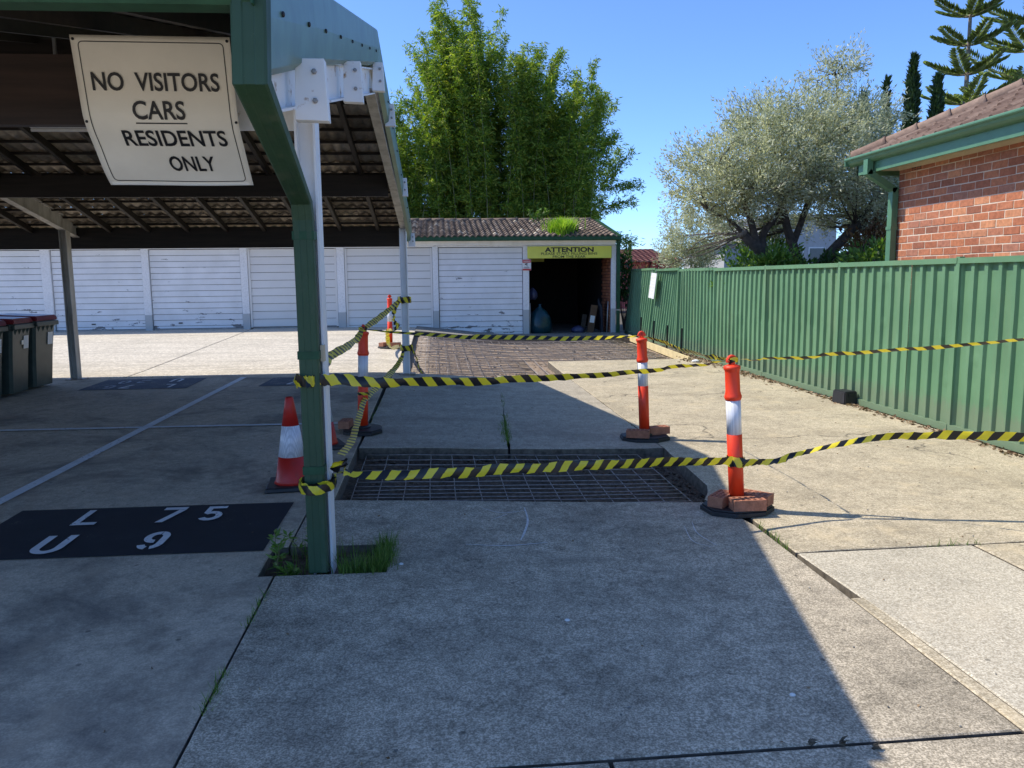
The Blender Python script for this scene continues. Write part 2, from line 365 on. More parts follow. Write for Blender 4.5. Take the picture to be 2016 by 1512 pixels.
M['bright_leaf'] = leaf('bright shrub leaf', [(0, (.06, .13, .02)), (.6, (.13, .24, .04)), (1, (.24, .34, .08))], .4, .35)
M['dark_leaf'] = leaf('dark shrub leaf', [(0, (.025, .055, .015)), (.6, (.05, .10, .025)), (1, (.10, .17, .05))], .3, .35)
M['brown_leaf'] = leaf('bronze shrub leaf', [(0, (.12, .06, .035)), (.6, (.22, .11, .06)), (1, (.30, .19, .09))], .35)
M['cypress'] = leaf('cypress foliage', [(0, (.018, .04, .015)), (.6, (.035, .07, .022)), (1, (.065, .11, .035))], .15)
M['pine'] = leaf('norfolk pine foliage', [(0, (.16, .21, .09)), (.6, (.30, .37, .16)), (1, (.48, .53, .27))], .5)
M['grass'] = leaf('weed grass', [(0, (.06, .13, .02)), (.6, (.13, .23, .045)), (1, (.24, .30, .10))], .4)
M['roof_weed'] = leaf('lime roof weed', [(0, (.16, .30, .02)), (.6, (.26, .42, .04)), (1, (.42, .50, .09))], .5)
M['litter'] = leaf('dry leaf litter', [(0, (.10, .06, .03)), (.5, (.22, .14, .08)), (1, (.42, .32, .2))], .1, .8)
M['bark'] = plain('dark bark', (.075, .058, .045), .95, var=.5, scale=12, fine=35)
M['bark_pale'] = plain('grey bark', (.20, .165, .13), .95, var=.4, scale=12, fine=35)
M['culm'] = plain('bamboo culm', (.16, .16, .06), .5, var=.4, scale=3)

# ---------------------------------------------------------------- ground and slabs
def lines(a, b, step, extra=()):
    n = max(1, int(round((b-a)/step))); L = [a+(b-a)*i/n for i in range(n+1)]+[e for e in extra if a < e < b]+[a+.008, b-.008]
    L = sorted(L); out = [L[0]]
    for v in L[1:]:
        if v-out[-1] > 1e-4: out.append(v)
    return out
def slab(name, x0, x1, y0, y1, mat, thick=.19, holes=(), warp=None, step=.25, rough=0.0, chamfer=.005, lift=0.0):
    """a cast slab lying on the falling ground, with real edges; holes = rectangles left out"""
    ex = [v for h in holes for v in (h[0], h[1])]; ey = [v for h in holes for v in (h[2], h[3])]
    X = lines(x0, x1, step, ex+[v+d for v in ex for d in (-.008, .008)]); Y = lines(y0, y1, step, ey+[v+d for v in ey for d in (-.008, .008)])
    nx, ny = len(X)-1, len(Y)-1
    def kept(i, j):
        if not (0 <= i < nx and 0 <= j < ny): return False
        cx, cy = (X[i]+X[i+1])/2, (Y[j]+Y[j+1])/2
        return not any(h[0] < cx < h[1] and h[2] < cy < h[3] for h in holes)
    K = [[kept(i, j) for j in range(ny)] for i in range(nx)]
    kk = lambda i, j: 0 <= i < nx and 0 <= j < ny and K[i][j]
    idx = {}; V = []; F = []; SD = []; r_ = random.Random(len(name)*7+int(x0*13)+int(y0*17))
    def vert(i, j, low):
        if (i, j, low) in idx: return idx[i, j, low]
        edge = not (kk(i, j) and kk(i-1, j) and kk(i, j-1) and kk(i-1, j-1))
        x, y = X[i], Y[j]
        if warp: x, y = warp(x, y)
        z = G(x, y)+lift
        if low: z -= thick
        elif edge: z -= chamfer
        if edge and rough:
            q = .35 if not low else 1.0
            x += r_.uniform(-rough, rough)*q; y += r_.uniform(-rough, rough)*q
        idx[i, j, low] = len(V); V.append((x, y, z)); return len(V)-1
    for i in range(nx):
        for j in range(ny):
            if not K[i][j]: continue
            F.append((vert(i, j, 0), vert(i+1, j, 0), vert(i+1, j+1, 0), vert(i, j+1, 0))); SD.append(0)
            for (a, b, di, dj) in (((i, j), (i+1, j), 0, -1), ((i+1, j), (i+1, j+1), 1, 0), ((i+1, j+1), (i, j+1), 0, 1), ((i, j+1), (i, j), -1, 0)):
                if not kk(i+di, j+dj): F.append((vert(*a, 0), vert(*a, 1), vert(*b, 1), vert(*b, 0))); SD.append(1)
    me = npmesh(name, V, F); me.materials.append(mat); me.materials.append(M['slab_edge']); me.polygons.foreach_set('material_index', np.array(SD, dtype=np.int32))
    return tag(link(name, me, mat), kind='structure')

# soil under everything, out to the horizon
gx = [-1500, -300, -80, -30]+[-18+.5*i for i in range(56)]+[16, 30, 80, 300, 1500]; gy = [-1500, -300, -60, -12]+[-4+.5*i for i in range(64)]+[40, 60, 120, 400, 1500]
V = [(x, y, (G(clip(x, -18, 8), clip(y, -4, 24))-.30)) for y in gy for x in gx]; n = len(gx)
F = [(j*n+i, j*n+i+1, (j+1)*n+i+1, (j+1)*n+i) for j in range(len(gy)-1) for i in range(n-1)]
tag(link('ground', npmesh('ground', V, F), M['dirt']), kind='structure')

jx = -.925
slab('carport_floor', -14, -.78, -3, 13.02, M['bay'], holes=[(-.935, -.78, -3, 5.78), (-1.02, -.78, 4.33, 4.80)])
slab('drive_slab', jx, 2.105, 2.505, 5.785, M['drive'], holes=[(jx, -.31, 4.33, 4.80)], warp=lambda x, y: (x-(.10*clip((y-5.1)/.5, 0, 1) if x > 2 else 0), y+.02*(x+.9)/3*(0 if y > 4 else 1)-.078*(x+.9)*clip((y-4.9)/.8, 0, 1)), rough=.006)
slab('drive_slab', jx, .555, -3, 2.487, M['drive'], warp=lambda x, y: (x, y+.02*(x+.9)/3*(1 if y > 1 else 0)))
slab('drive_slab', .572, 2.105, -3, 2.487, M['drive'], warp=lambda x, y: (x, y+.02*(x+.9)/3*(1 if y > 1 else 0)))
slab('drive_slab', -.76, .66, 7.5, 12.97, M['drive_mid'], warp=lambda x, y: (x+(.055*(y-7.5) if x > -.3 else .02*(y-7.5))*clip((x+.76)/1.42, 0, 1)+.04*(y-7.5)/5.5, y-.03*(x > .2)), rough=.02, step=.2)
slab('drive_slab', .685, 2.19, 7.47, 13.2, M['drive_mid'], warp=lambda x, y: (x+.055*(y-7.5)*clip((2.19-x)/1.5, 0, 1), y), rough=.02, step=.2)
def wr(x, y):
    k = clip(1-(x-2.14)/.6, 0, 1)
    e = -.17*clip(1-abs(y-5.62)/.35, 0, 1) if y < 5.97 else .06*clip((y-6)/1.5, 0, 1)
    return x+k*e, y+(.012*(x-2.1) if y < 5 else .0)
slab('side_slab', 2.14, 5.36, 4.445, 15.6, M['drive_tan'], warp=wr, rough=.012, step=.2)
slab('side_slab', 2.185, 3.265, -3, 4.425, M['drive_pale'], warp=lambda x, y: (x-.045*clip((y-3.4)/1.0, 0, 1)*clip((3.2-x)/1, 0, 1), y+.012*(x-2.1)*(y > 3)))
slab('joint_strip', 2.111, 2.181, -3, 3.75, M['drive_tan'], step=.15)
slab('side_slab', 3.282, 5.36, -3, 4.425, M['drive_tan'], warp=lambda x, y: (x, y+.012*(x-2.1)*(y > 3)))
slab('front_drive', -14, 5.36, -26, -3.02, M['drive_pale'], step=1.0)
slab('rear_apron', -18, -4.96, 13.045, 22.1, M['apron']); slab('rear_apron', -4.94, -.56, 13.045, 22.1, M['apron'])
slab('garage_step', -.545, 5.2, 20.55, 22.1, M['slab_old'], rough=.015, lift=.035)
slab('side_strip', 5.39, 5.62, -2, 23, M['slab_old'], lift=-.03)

def soilbed(name, x0, x1, y0, y1, depth, amp, step, mat=None):
    nx, ny = int((x1-x0)/step), int((y1-y0)/step); V = []
    big = nr.normal(0, 1, (nx//6+3, ny//6+3))
    for j in range(ny+1):
        for i in range(nx+1):
            x, y = x0+(x1-x0)*i/nx, y0+(y1-y0)*j/ny
            a, b = i/6, j/6; ia, ib = int(a), int(b); fa, fb = a-ia, b-ib
            s = (big[ia, ib]*(1-fa)+big[ia+1, ib]*fa)*(1-fb)+(big[ia, ib+1]*(1-fa)+big[ia+1, ib+1]*fa)*fb
            V.append((x, y, G(x, y)-depth+amp*(.6*s+.5*rng.uniform(-1, 1))))
    F = [(j*(nx+1)+i, j*(nx+1)+i+1, (j+1)*(nx+1)+i+1, (j+1)*(nx+1)+i) for j in range(ny) for i in range(nx)]
    return tag(link(name, npmesh(name, V, F, smooth=True), mat or M['soil']), kind='structure')
soilbed('trench_soil', -.85, 2.35, 5.5, 7.62, .115, .010, .035)
soilbed('trench_soil', -.62, 5.3, 12.9, 20.7, .125, .012, .08, M['sand'])
soilbed('pit_soil', -1.05, -.28, 4.31, 4.82, .055, .010, .03)
soilbed('fence_soil', 5.28, 5.75, 3.0, 23.0, .03, .012, .05)
# clods and gravel in the trenches
def pebbles(name, pts, smin, smax, mat, squash=.7):
    V = []; F = []
    base = [(1, 0, 0), (-1, 0, 0), (0, 1, 0), (0, -1, 0), (0, 0, 1), (0, 0, -1)]; fs = [(0, 2, 4), (2, 1, 4), (1, 3, 4), (3, 0, 4), (2, 0, 5), (1, 2, 5), (3, 1, 5), (0, 3, 5)]
    for p in pts:
        s = rng.uniform(smin, smax); a = rng.uniform(0, 6.28); b0 = len(V)
        for q in base:
            k = s*rng.uniform(.7, 1.25); x, y = q[0]*math.cos(a)-q[1]*math.sin(a), q[0]*math.sin(a)+q[1]*math.cos(a)
            V.append((p[0]+x*k, p[1]+y*k, p[2]+q[2]*k*squash))
        F += [tuple(i+b0 for i in f) for f in fs]
    return tag(link(name, npmesh(name, V, F), mat), kind='stuff')
P = []
for i in range(420): x, y = rng.uniform(-.72, 2.05), rng.uniform(5.62, 7.46); P.append((x, y, G(x, y)-.11))
for i in range(160): x, y = rng.uniform(-.72, 2.1), rng.uniform(7.3, 7.47); P.append((x, y, G(x, y)-.10))
for i in range(160): x, y = rng.uniform(1.93, 2.12), rng.uniform(5.7, 7.4); P.append((x, y, G(x, y)-.10))
pebbles('gravel', P, .008, .03, M['soil'])
P = []
for i in range(900):
    x, y = rng.uniform(-.5, 5.0), rng.uniform(13.05, 20.5)
    if x > 2.1 and y < 15.6: continue
    P.append((x, y, G(x, y)-.12))
pebbles('gravel', P, .012, .04, M['sand'])

# ---------------------------------------------------------------- painted markings (on the carport floor)
floor = bpy.data.objects['carport_floor']
def drape(name, polys, mat, lift, parent, label=None, sub=.2):
    """flat painted polygons laid on the ground, cut into small quads"""
    bm = bmesh.new()
    for pl in polys: bm.faces.new([bm.verts.new((x, y, 0)) for x, y in pl])
    bmesh.ops.triangulate(bm, faces=[f for f in bm.faces if len(f.verts) > 4])
    xs = [v.co.x for v in bm.verts]; ys = [v.co.y for v in bm.verts]
    for ax, a, b in ((0, min(xs), max(xs)), (1, min(ys), max(ys))):
        k = a+sub
        while k < b:
            co = [0, 0, 0]; no = [0, 0, 0]; co[ax] = k; no[ax] = 1
            bmesh.ops.bisect_plane(bm, geom=bm.verts[:]+bm.edges[:]+bm.faces[:], plane_co=co, plane_no=no); k += sub
    for v in bm.verts: v.co.z = G(v.co.x, v.co.y)+lift
    for f in bm.faces:
        if f.normal.z < 0: f.normal_flip()
    bmesh.ops.recalc_face_normals(bm, faces=bm.faces[:])
    me = bpy.data.meshes.new(name); bm.to_mesh(me); bm.free()
    for p in me.polygons:
        if p.normal.z < 0: p.flip()
    o = link(name, me, mat, parent)
    if label: o['label'] = label
    return o
def stripe(x0, y0, x1, y1, wd):
    d = Vector((x1-x0, y1-y0)).normalized(); nx, ny = -d.y*wd/2, d.x*wd/2
    return [(x0-nx, y0-ny), (x1-nx, y1-ny), (x1+nx, y1+ny), (x0+nx, y0+ny)]
drape('bay_line', [stripe(-3.04, 12.75, -3.32, 3.2, .095)], M['marking'], .005, floor, 'long white line between two parking bays')
drape('bay_line', [stripe(-8.2, 8.9, -.98, 8.70, .075)], M['marking'], .009, floor, 'white line across the parking bays')
drape('bay_line', [stripe(-8.2, 12.75, -8.45, 3.2, .095)], M['marking'], .005, floor)
drape('number_panel', [[(-2.95, 5.76), (-2.95, 4.76), (-1.07, 4.73), (-1.06, 5.73)]], M['panel_black'], .005, floor, 'fresh black panel with the bay number')
drape('number_panel', [[(-5.1, 12.78), (-5.1, 11.68), (-3.6, 11.68), (-3.6, 12.78)]], M['panel_faded'], .005, floor, 'faded panel with an upside down bay number')
drape('number_panel', [[(-2.55, 12.6), (-2.6, 11.7), (-1.2, 11.7), (-1.2, 12.6)]], M['panel_faded'], .005, floor, 'faded panel behind the front post')
def arc(cx, cy, rx, ry, a0, a1, n=12): return [(cx+rx*math.cos(R(a0+(a1-a0)*i/n)), cy+ry*math.sin(R(a0+(a1-a0)*i/n))) for i in range(n+1)]
def band(outer, inner): # quads between two point lists
    return [[outer[i], outer[i+1], inner[i+1], inner[i]] for i in range(len(outer)-1)]
q = .24
GL = {  # stencil glyphs in a 1 x 1.55 cell
 'L': [[(0, 0), (.26, 0), (.26, 1.55), (0, 1.55)], [(.26, 0), (.9, 0), (.9, .26), (.26, .26)]],
 '7': [[(0, 1.28), (.95, 1.28), (.95, 1.55), (0, 1.55)], [(.16, 0), (.46, 0), (.95, 1.26), (.66, 1.26)]],
 'U': band([(0, 1.55)]+arc(.5, .5, .5, .5, 180, 360)+[(1, 1.55)], [(.28, 1.55)]+arc(.5, .5, .22, .26, 180, 360)+[(.72, 1.55)]),
 '5': [[(.08, 1.3), (.92, 1.3), (.92, 1.55), (.08, 1.55)], [(.08, .82), (.33, .9), (.33, 1.3), (.08, 1.3)]]+band(arc(.47, .5, .5, .5, 140, -150), arc(.47, .5, .22, .24, 140, -150)),
 '9': band(arc(.5, 1.05, .5, .5, 82, 278), arc(.5, 1.05, .2, .24, 82, 278))+band([(.58, 1.54)]+arc(.5, 1.05, .5, .5, 75, 0)+[(1, .5)]+arc(.5, .5, .5, .5, 0, -75), [(.58, 1.28)]+arc(.5, 1.05, .2, .24, 75, 0)+[(.7, .5)]+arc(.5, .5, .2, .24, 0, -75))+band(arc(.5, .45, .5, .45, 190, 258), arc(.5, .45, .2, .2, 190, 258)),
 '6': band(arc(.5, .5, .5, .5, 90, 450, 20), arc(.5, .5, .2, .24, 90, 450, 20))+band([(0, .5), (0, 1.0)]+arc(.5, 1.05, .5, .5, 180, 60), [(.28, .6), (.28, 1.0)]+arc(.5, 1.05, .22, .24, 180, 60)),
 '2': band(arc(.5, 1.08, .47, .47, 165, -40), arc(.5, 1.08, .2, .22, 165, -40))+[[(.03, .0), (.97, 0), (.97, .26), (.03, .26)], [(.03, .26), (.36, .26), (.86, .78), (.64, .92)]],
 '0': band(arc(.5, .77, .5, .78, 95, 265), arc(.5, .77, .22, .5, 95, 265))+band(arc(.5, .77, .5, .78, 85, -85), arc(.5, .77, .22, .5, 85, -85)),
}
def glyph(ch, x, y, wd, ht, mat, flip=False):
    s = -1 if flip else 1
    polys = [[(x+s*px*wd, y+s*py*ht/1.55) for px, py in pl] for pl in GL[ch]]
    o = drape('stencil_'+('letter' if ch.isalpha() else 'numeral'), polys, mat, .010, floor, sub=.3)
    return o
for ch, x, y, wd, ht in (('L', -2.46, 5.355, .175, .335), ('7', -1.94, 5.352, .165, .335), ('5', -1.65, 5.352, .155, .325), ('U', -2.49, 4.815, .185, .335), ('9', -1.865, 4.822, .15, .33)): glyph(ch, x, y, wd, ht, M['marking'])
for ch, x, y in (('L', -3.86, 12.11), ('7', -4.43, 12.09), ('6', -4.68, 12.08), ('U', -3.905, 12.70), ('2', -4.38, 12.62), ('0', -4.64, 12.58)): glyph(ch, x, y, .155, .335, M['marking'] if ch in 'LU7' else M['marking_dim'], True)
for ch, x, y in (('7', -2.07, 12.13), ('7', -1.86, 12.12), ('L', -1.5, 12.12), ('2', -1.96, 12.66)): glyph(ch, x, y, .155, .335, M['marking'], True)

# ---------------------------------------------------------------- carport
# local frame: origin at the front right post, y runs back along the frames, heights absolute
CX, CY, CR = -.665, 4.52, R(-1.24)
carport = empty('carport', (CX, CY, 0), CR, 'open carport with white steel frames, tiled roof and blue green edge capping', 'carport')
YR, ZR, YF, YB = 3.48, 3.97, -1.43, 8.9     # ridge, front eave, rear eave
SF, SB = .24, .26
def roofz(y): return ZR-(SF*(YR-y) if y < YR else SB*(y-YR))
def isec(w_, h_, t_=.012): # I section (side, up), top at 0
    a, b = w_/2, t_/2
    return [(-a, 0), (-a, -t_), (-b, -t_), (-b, -h_+t_), (-a, -h_+t_), (-a, -h_), (a, -h_), (a, -h_+t_), (b, -h_+t_), (b, -t_), (a, -t_), (a, 0)]
FR = [0.0, -5.16, -10.3]
for k, fx in enumerate(FR):
    mt = M['white'] if k == 0 else M['oldpaint']
    for py in (0.0, 8.33):
        wx, wy = CX+fx, CY+py; base = G(wx, wy)-.1; top = 2.62 if py == 0 else 2.47
        pass
        mb = MB(); prof = [(a, b+.07) for a, b in isec(.14, .14, .012)]
        pv = [(fx, py, base), (fx, py, top)]
        sgn = isec(.14, .11, .012); vs = [(fx+b+.045, py+a, z) for z in (base, top) for a, b in sgn]; nn = len(sgn)
        mb.add(vs, [tuple(range(nn-1, -1, -1)), tuple(range(nn, 2*nn))]+[(i, (i+1) % nn, nn+(i+1) % nn, nn+i) for i in range(nn)])
        p = mb.build('post', mt, carport)
        pl = MB().box((fx, py, G(wx, wy)+.006 if not (k == 0 and py == 0) else -.07), (.26, .22, .014)).build('base_plate', M['rebar'], p)
    for nm, ya, yb, za, zb in (('rafter_beam', -1.05, YR, 2.585, 3.67), ('rafter_beam', YR, 8.75, 3.69, 2.60)):
        m_ = MB(); d = .095 if False else 0
        m_.sweep(isec(.10, .23, .012), [(fx, ya, za), (fx, yb, zb)])
        rb = m_.build(nm, (M['white_rust'] if ya < 0 else M['oldpaint']) if k == 0 else mt, carport)
# timber beams along the bays
X0, X1 = -13.2, -.08
def beam(y, z0, z1, wd, mat, nm='timber_beam'): return MB().b2((X0, y-wd/2, z0), (X1, y+wd/2, z1)).build(nm, mat, carport)
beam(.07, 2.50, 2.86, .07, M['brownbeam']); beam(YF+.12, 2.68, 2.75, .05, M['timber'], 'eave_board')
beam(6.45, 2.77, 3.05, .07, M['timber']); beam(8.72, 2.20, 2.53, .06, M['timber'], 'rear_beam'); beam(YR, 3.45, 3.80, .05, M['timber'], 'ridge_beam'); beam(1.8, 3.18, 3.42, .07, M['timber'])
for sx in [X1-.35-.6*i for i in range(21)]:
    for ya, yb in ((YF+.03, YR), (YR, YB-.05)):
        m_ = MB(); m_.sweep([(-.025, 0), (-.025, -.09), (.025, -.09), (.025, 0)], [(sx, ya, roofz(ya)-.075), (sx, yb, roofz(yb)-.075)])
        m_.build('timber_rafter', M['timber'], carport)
roof = MB()
for side in (0, 1):
    y = YF+.15 if side == 0 else YR+.2
    while y < (YR-.1 if side == 0 else YB-.05):
        sl = SF if side == 0 else -SB
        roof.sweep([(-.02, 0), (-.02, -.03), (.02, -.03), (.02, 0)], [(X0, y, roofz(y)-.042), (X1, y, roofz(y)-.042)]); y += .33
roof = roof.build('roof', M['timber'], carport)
roof['label'] = 'roof of overlapping tiles on dark battens'
def tile_mesh(name, wd, ln, waves, amp, th):
    V = []; F = []; nx = waves*8
    for s_, dz in ((0, 0), (1, -th)):
        for j in range(2):
            for i in range(nx+1):
                u = i/nx; z = amp*math.sin(2*math.pi*u*waves)+dz; V.append((-wd/2+wd*u, -ln/2+ln*j, z))
    n = nx+1
    for i in range(nx):
        F.append((i, i+1, n+i+1, n+i)); F.append((2*n+i, 3*n+i, 3*n+i+1, 2*n+i+1)); F.append((i, 2*n+i, 2*n+i+1, i+1)); F.append((n+i, n+i+1, 3*n+i+1, 3*n+i))
    me = npmesh(name, V, F); return me
tm = tile_mesh('roof_tile', .315, .40, 2, .016, .014); tm.materials.append(M['tile_under'])
rest_V = []; rest_F = []
tv = [tuple(v.co) for v in tm.vertices]; tf = [tuple(p.vertices) for p in tm.polygons]
ncol, nt_ = 42, 0
for side in (0, 1):
    L = (YR-YF)/math.cos(math.atan(SF)) if side == 0 else (YB-YR)/math.cos(math.atan(SB)); nrow = int(L/.33)+1
    ang = math.atan(SF) if side == 0 else -math.atan(SB)
    for r_ in range(nrow):
        y = (YF-.04+.33*math.cos(ang)*(r_+.5)) if side == 0 else (YB+.04-.33*math.cos(ang)*(r_+.5))
        for c in range(ncol):
            x = X1-.0-.15-.31*c
            Mx = Matrix.Translation((x+rng.uniform(-.004, .004), y+rng.uniform(-.012, .012), roofz(y)-.006)) @ Matrix.Rotation(ang+(-R(3.2) if side == 0 else R(3.2)), 4, 'X') @ Matrix.Rotation(0 if side == 0 else math.pi, 4, 'Z')
            if side == 1 and c < 19 and 1 <= r_ <= 15 and nt_ < 298:
                o = link('roof_tile', tm, None, roof); o.matrix_local = Mx; nt_ += 1
            else:
                b0 = len(rest_V); rest_V += [tuple(Mx @ Vector(v)) for v in tv]; rest_F += [tuple(i+b0 for i in f) for f in tf]
o = link('roof_tiles', npmesh('roof_tiles', rest_V, rest_F), M['tile_under'], roof); o['kind'] = 'stuff'
# capping along the right-hand gable edge: folded sheet with joints, plates and screws
XB = .075
def capping(ya, yb, drop_a, drop_b, nm='edge_capping'):
    m_ = MB(); n = 10; rows = []
    ys = [ya+(yb-ya)*i/n for i in range(n+1)]
    prof = lambda y, dr: [(XB-.16, roofz(y)+.045), (XB+.005, roofz(y)+.06), (XB+.02, roofz(y)+.045), (XB+.028, roofz(y)-dr*.45), (XB+.012, roofz(y)-dr+.03), (XB-.03, roofz(y)-dr)]
    V = []; k = 6
    for y in ys:
        d = drop_a+(drop_b-drop_a)*(y-ya)/(yb-ya)
        V += [(x, y, z) for x, z in prof(y, d)]
    V += [(x-.004, y, z-.004) for x, y, z in V]
    h = (n+1)*k; F = []
    for i in range(n):
        for j in range(k-1):
            F.append((i*k+j, i*k+j+1, (i+1)*k+j+1, (i+1)*k+j)); F.append((h+i*k+j, h+(i+1)*k+j, h+(i+1)*k+j+1, h+i*k+j+1))
    for i in (0, n):
        for j in range(k-1): F.append((i*k+j, h+i*k+j, h+i*k+j+1, i*k+j+1))
    for j in (0, k-1):
        for i in range(n): F.append((i*k+j, (i+1)*k+j, h+(i+1)*k+j, h+i*k+j))
    m_.add(V, F, False); return m_.build(nm, M['barge'], carport)
segs = [(-1.46, -.28, .40, .34), (-.30, YR, .33, .27), (YR, 6.1, .27, .27), (6.08, 9.0, .27, .31)]
caps = [capping(*s) for s in segs]
for s_, cp in zip(segs, caps):
    y = s_[0]+.35
    while y < s_[1]:
        MB().lathe([(.012, 0), (.012, .006), (.006, .010)], seg=8).build('screw', M['rubber'], cp).matrix_local = Matrix.Translation((XB+.029, y, roofz(y)-.15)) @ Matrix.Rotation(R(90), 4, 'Y')
        y += .62
for y, z0, z1, wd in ((-.62, 2.40, 2.68, .125), (1.15, 2.86, 3.13, .105), (3.3, 3.42, 3.68, .085), (4.7, 3.36, 3.60, .085), (6.9, 2.82, 3.07, .085), (8.8, 2.20, 2.42, .085)):
    a_, b_ = XB-.03, XB+wd
    pt = MB().add([(a_, y, z0+.005), (b_, y, z0), (b_-.012, y, z1), (a_+.012, y, z1), (a_, y+.07, z0+.005), (b_, y+.07, z0), (b_-.012, y+.07, z1), (a_+.012, y+.07, z1)],
                  [(0, 1, 2, 3), (7, 6, 5, 4), (4, 5, 1, 0), (5, 6, 2, 1), (6, 7, 3, 2), (7, 4, 0, 3)]).build('bracket_plate', M['white_rust'] if y < 2 else M['white'], carport, bevel=.002)
    for bz in (z0+.09, z1-.06): MB().lathe([(.013, 0), (.013, .010), (.008, .014)], seg=6).build('bolt', M['galv'], pt).matrix_local = Matrix.Translation(((a_+b_)/2+.02, y-.001, bz)) @ Matrix.Rotation(R(90), 4, 'X')
# inner face board under the capping (pale, as seen going down to the rear post)
MB().b2((-.47, .012, 2.47), (-.075, .030, 2.83)).build('beam_cleat', M['white_rust'], carport)
# gutter along the front eave and its downpipe
gp = [(-.0, -.12), (.09, -.12), (.11, -.095), (.11, -.02), (.125, 0), (.118, .004), (.10, -.012), (.10, -.09), (.085, -.108), (.008, -.108), (.008, .01), (0, .01)]
def gutter(name, xa, xb, y, z, mat, parent):
    m_ = MB(); m_.sweep([(a, b) for a, b in gp], [(xb, y, z), (xa, y, z)]); return m_.build(name, mat, parent)
# sweep heads toward -x, so 'side' points to +y; mirror the profile so the lip faces the front
gm = MB(); gm.sweep([(-a, b) for a, b in reversed(gp)], [(.09, YF-.0, 2.74), (X0, YF-.0, 2.74)]); gut = gm.build('gutter', M['green'], carport)
MB().b2((.085, YF-.13, 2.615), (.092, YF+.01, 2.752)).build('gutter_end', M['green'], gut)
for gxp in (-.74, -3.2): MB().b2((gxp-.02, YF-.132, 2.629), (gxp+.02, YF-.1, 2.76)).build('gutter_joint', M['green'], gut)
pr = [(-.0525, -.0375), (-.0525, .0375), (.0525, .0375), (.0525, -.0375)]
pr = [(-.0525, -.03), (-.0525, .03), (-.045, .0375), (-.02, .0375), (-.015, .034), (.015, .034), (.02, .0375), (.045, .0375), (.0525, .03), (.0525, -.03), (.045, -.0375), (.02, -.0375), (.015, -.034), (-.015, -.034), (-.02, -.0375), (-.045, -.0375)]
PX = -.026
dp = MB(); dpath = [(PX-.0, YF-.055, 2.66), (PX, YF-.055, 2.37), (PX, -.155, 2.07), (PX, -.125, 1.98), (PX, -.115, .03)]
P = [Vector(p) for p in dpath]; V = []; k = len(pr)
ups = [(0, 1, 0), (0, .6, .8), (0, .6, .8), (0, 1, .2), (0, 1, 0)]
P[0].x += .095; P[1].x += .085
for p, (sy, sz) in zip(P, ((1.25, 0), (1.1, .35), (1, .25), (1, 0), (1, 0))):
    V += [(p.x+a*(1.18 if sy > 1.05 else 1.0), p.y+b*sy, p.z+b*sz*1.4) for a, b in pr]
F = [(i*k+j, i*k+(j+1) % k, (i+1)*k+(j+1) % k, (i+1)*k+j) for i in range(len(P)-1) for j in range(k)]+[tuple(range(k-1, -1, -1)), tuple((len(P)-1)*k+j for j in range(k))]
dpo = MB().add(V, F).build('downpipe', M['green_pipe'], carport)
for z in (1.26, 1.90, .62): MB().b2((PX-.058, -.162, z-.022), (PX+.058, -.070, z+.022)).build('pipe_strap', M['green'], dpo)
MB().b2((PX+.055, -.10, 1.22), (PX+.075, -.05, 1.31)).build('strap_lug', M['cream'], dpo)
# rear gutter
gm = MB(); gm.sweep([(-a, b) for a, b in reversed(gp)], [(X0, YB+.02, 2.52), (XB, YB+.02, 2.52)]); gm.build('gutter', M['green'], carport)
# fluorescent batten under the front beam
fl = empty('fluorescent_light', (-2.3, 6.25, 2.79), CR, 'long white batten light under the carport roof', 'light fitting')
MB().b2((-.62, -.03, -.0), (.62, .03, .035)).build('housing', M['white'], fl, bevel=.004); MB().tube([(-.6, 0, -.02), (.6, 0, -.02)], .013).build('tube', M['paper'], fl)
MB().b2((-.4, -.01, .03), (-.38, .01, .62)).build('hanger', M['galv'], fl); MB().b2((.38, -.01, .03), (.4, .01, .62)).build('hanger', M['galv'], fl)

# ---------------------------------------------------------------- lettering
def text_mesh(name, body, size, bold=0.0, sx=1.0, ext=.0008, align='CENTER', sp=1.0):
    cu = bpy.data.curves.new(name, 'FONT'); cu.body = body; cu.size = size; cu.align_x = align; cu.align_y = 'CENTER'
    cu.offset = bold; cu.extrude = ext; cu.resolution_u = 4; cu.space_character = sp
    o = bpy.data.objects.new(name, cu); C.objects.link(o)
    dg = bpy.context.evaluated_depsgraph_get(); dg.update()
    me = bpy.data.meshes.new_from_object(o.evaluated_get(dg)); bpy.data.objects.remove(o); bpy.data.curves.remove(cu)
    for v in me.vertices: v.co.x *= sx
    me.materials.clear(); me.name = name; return me
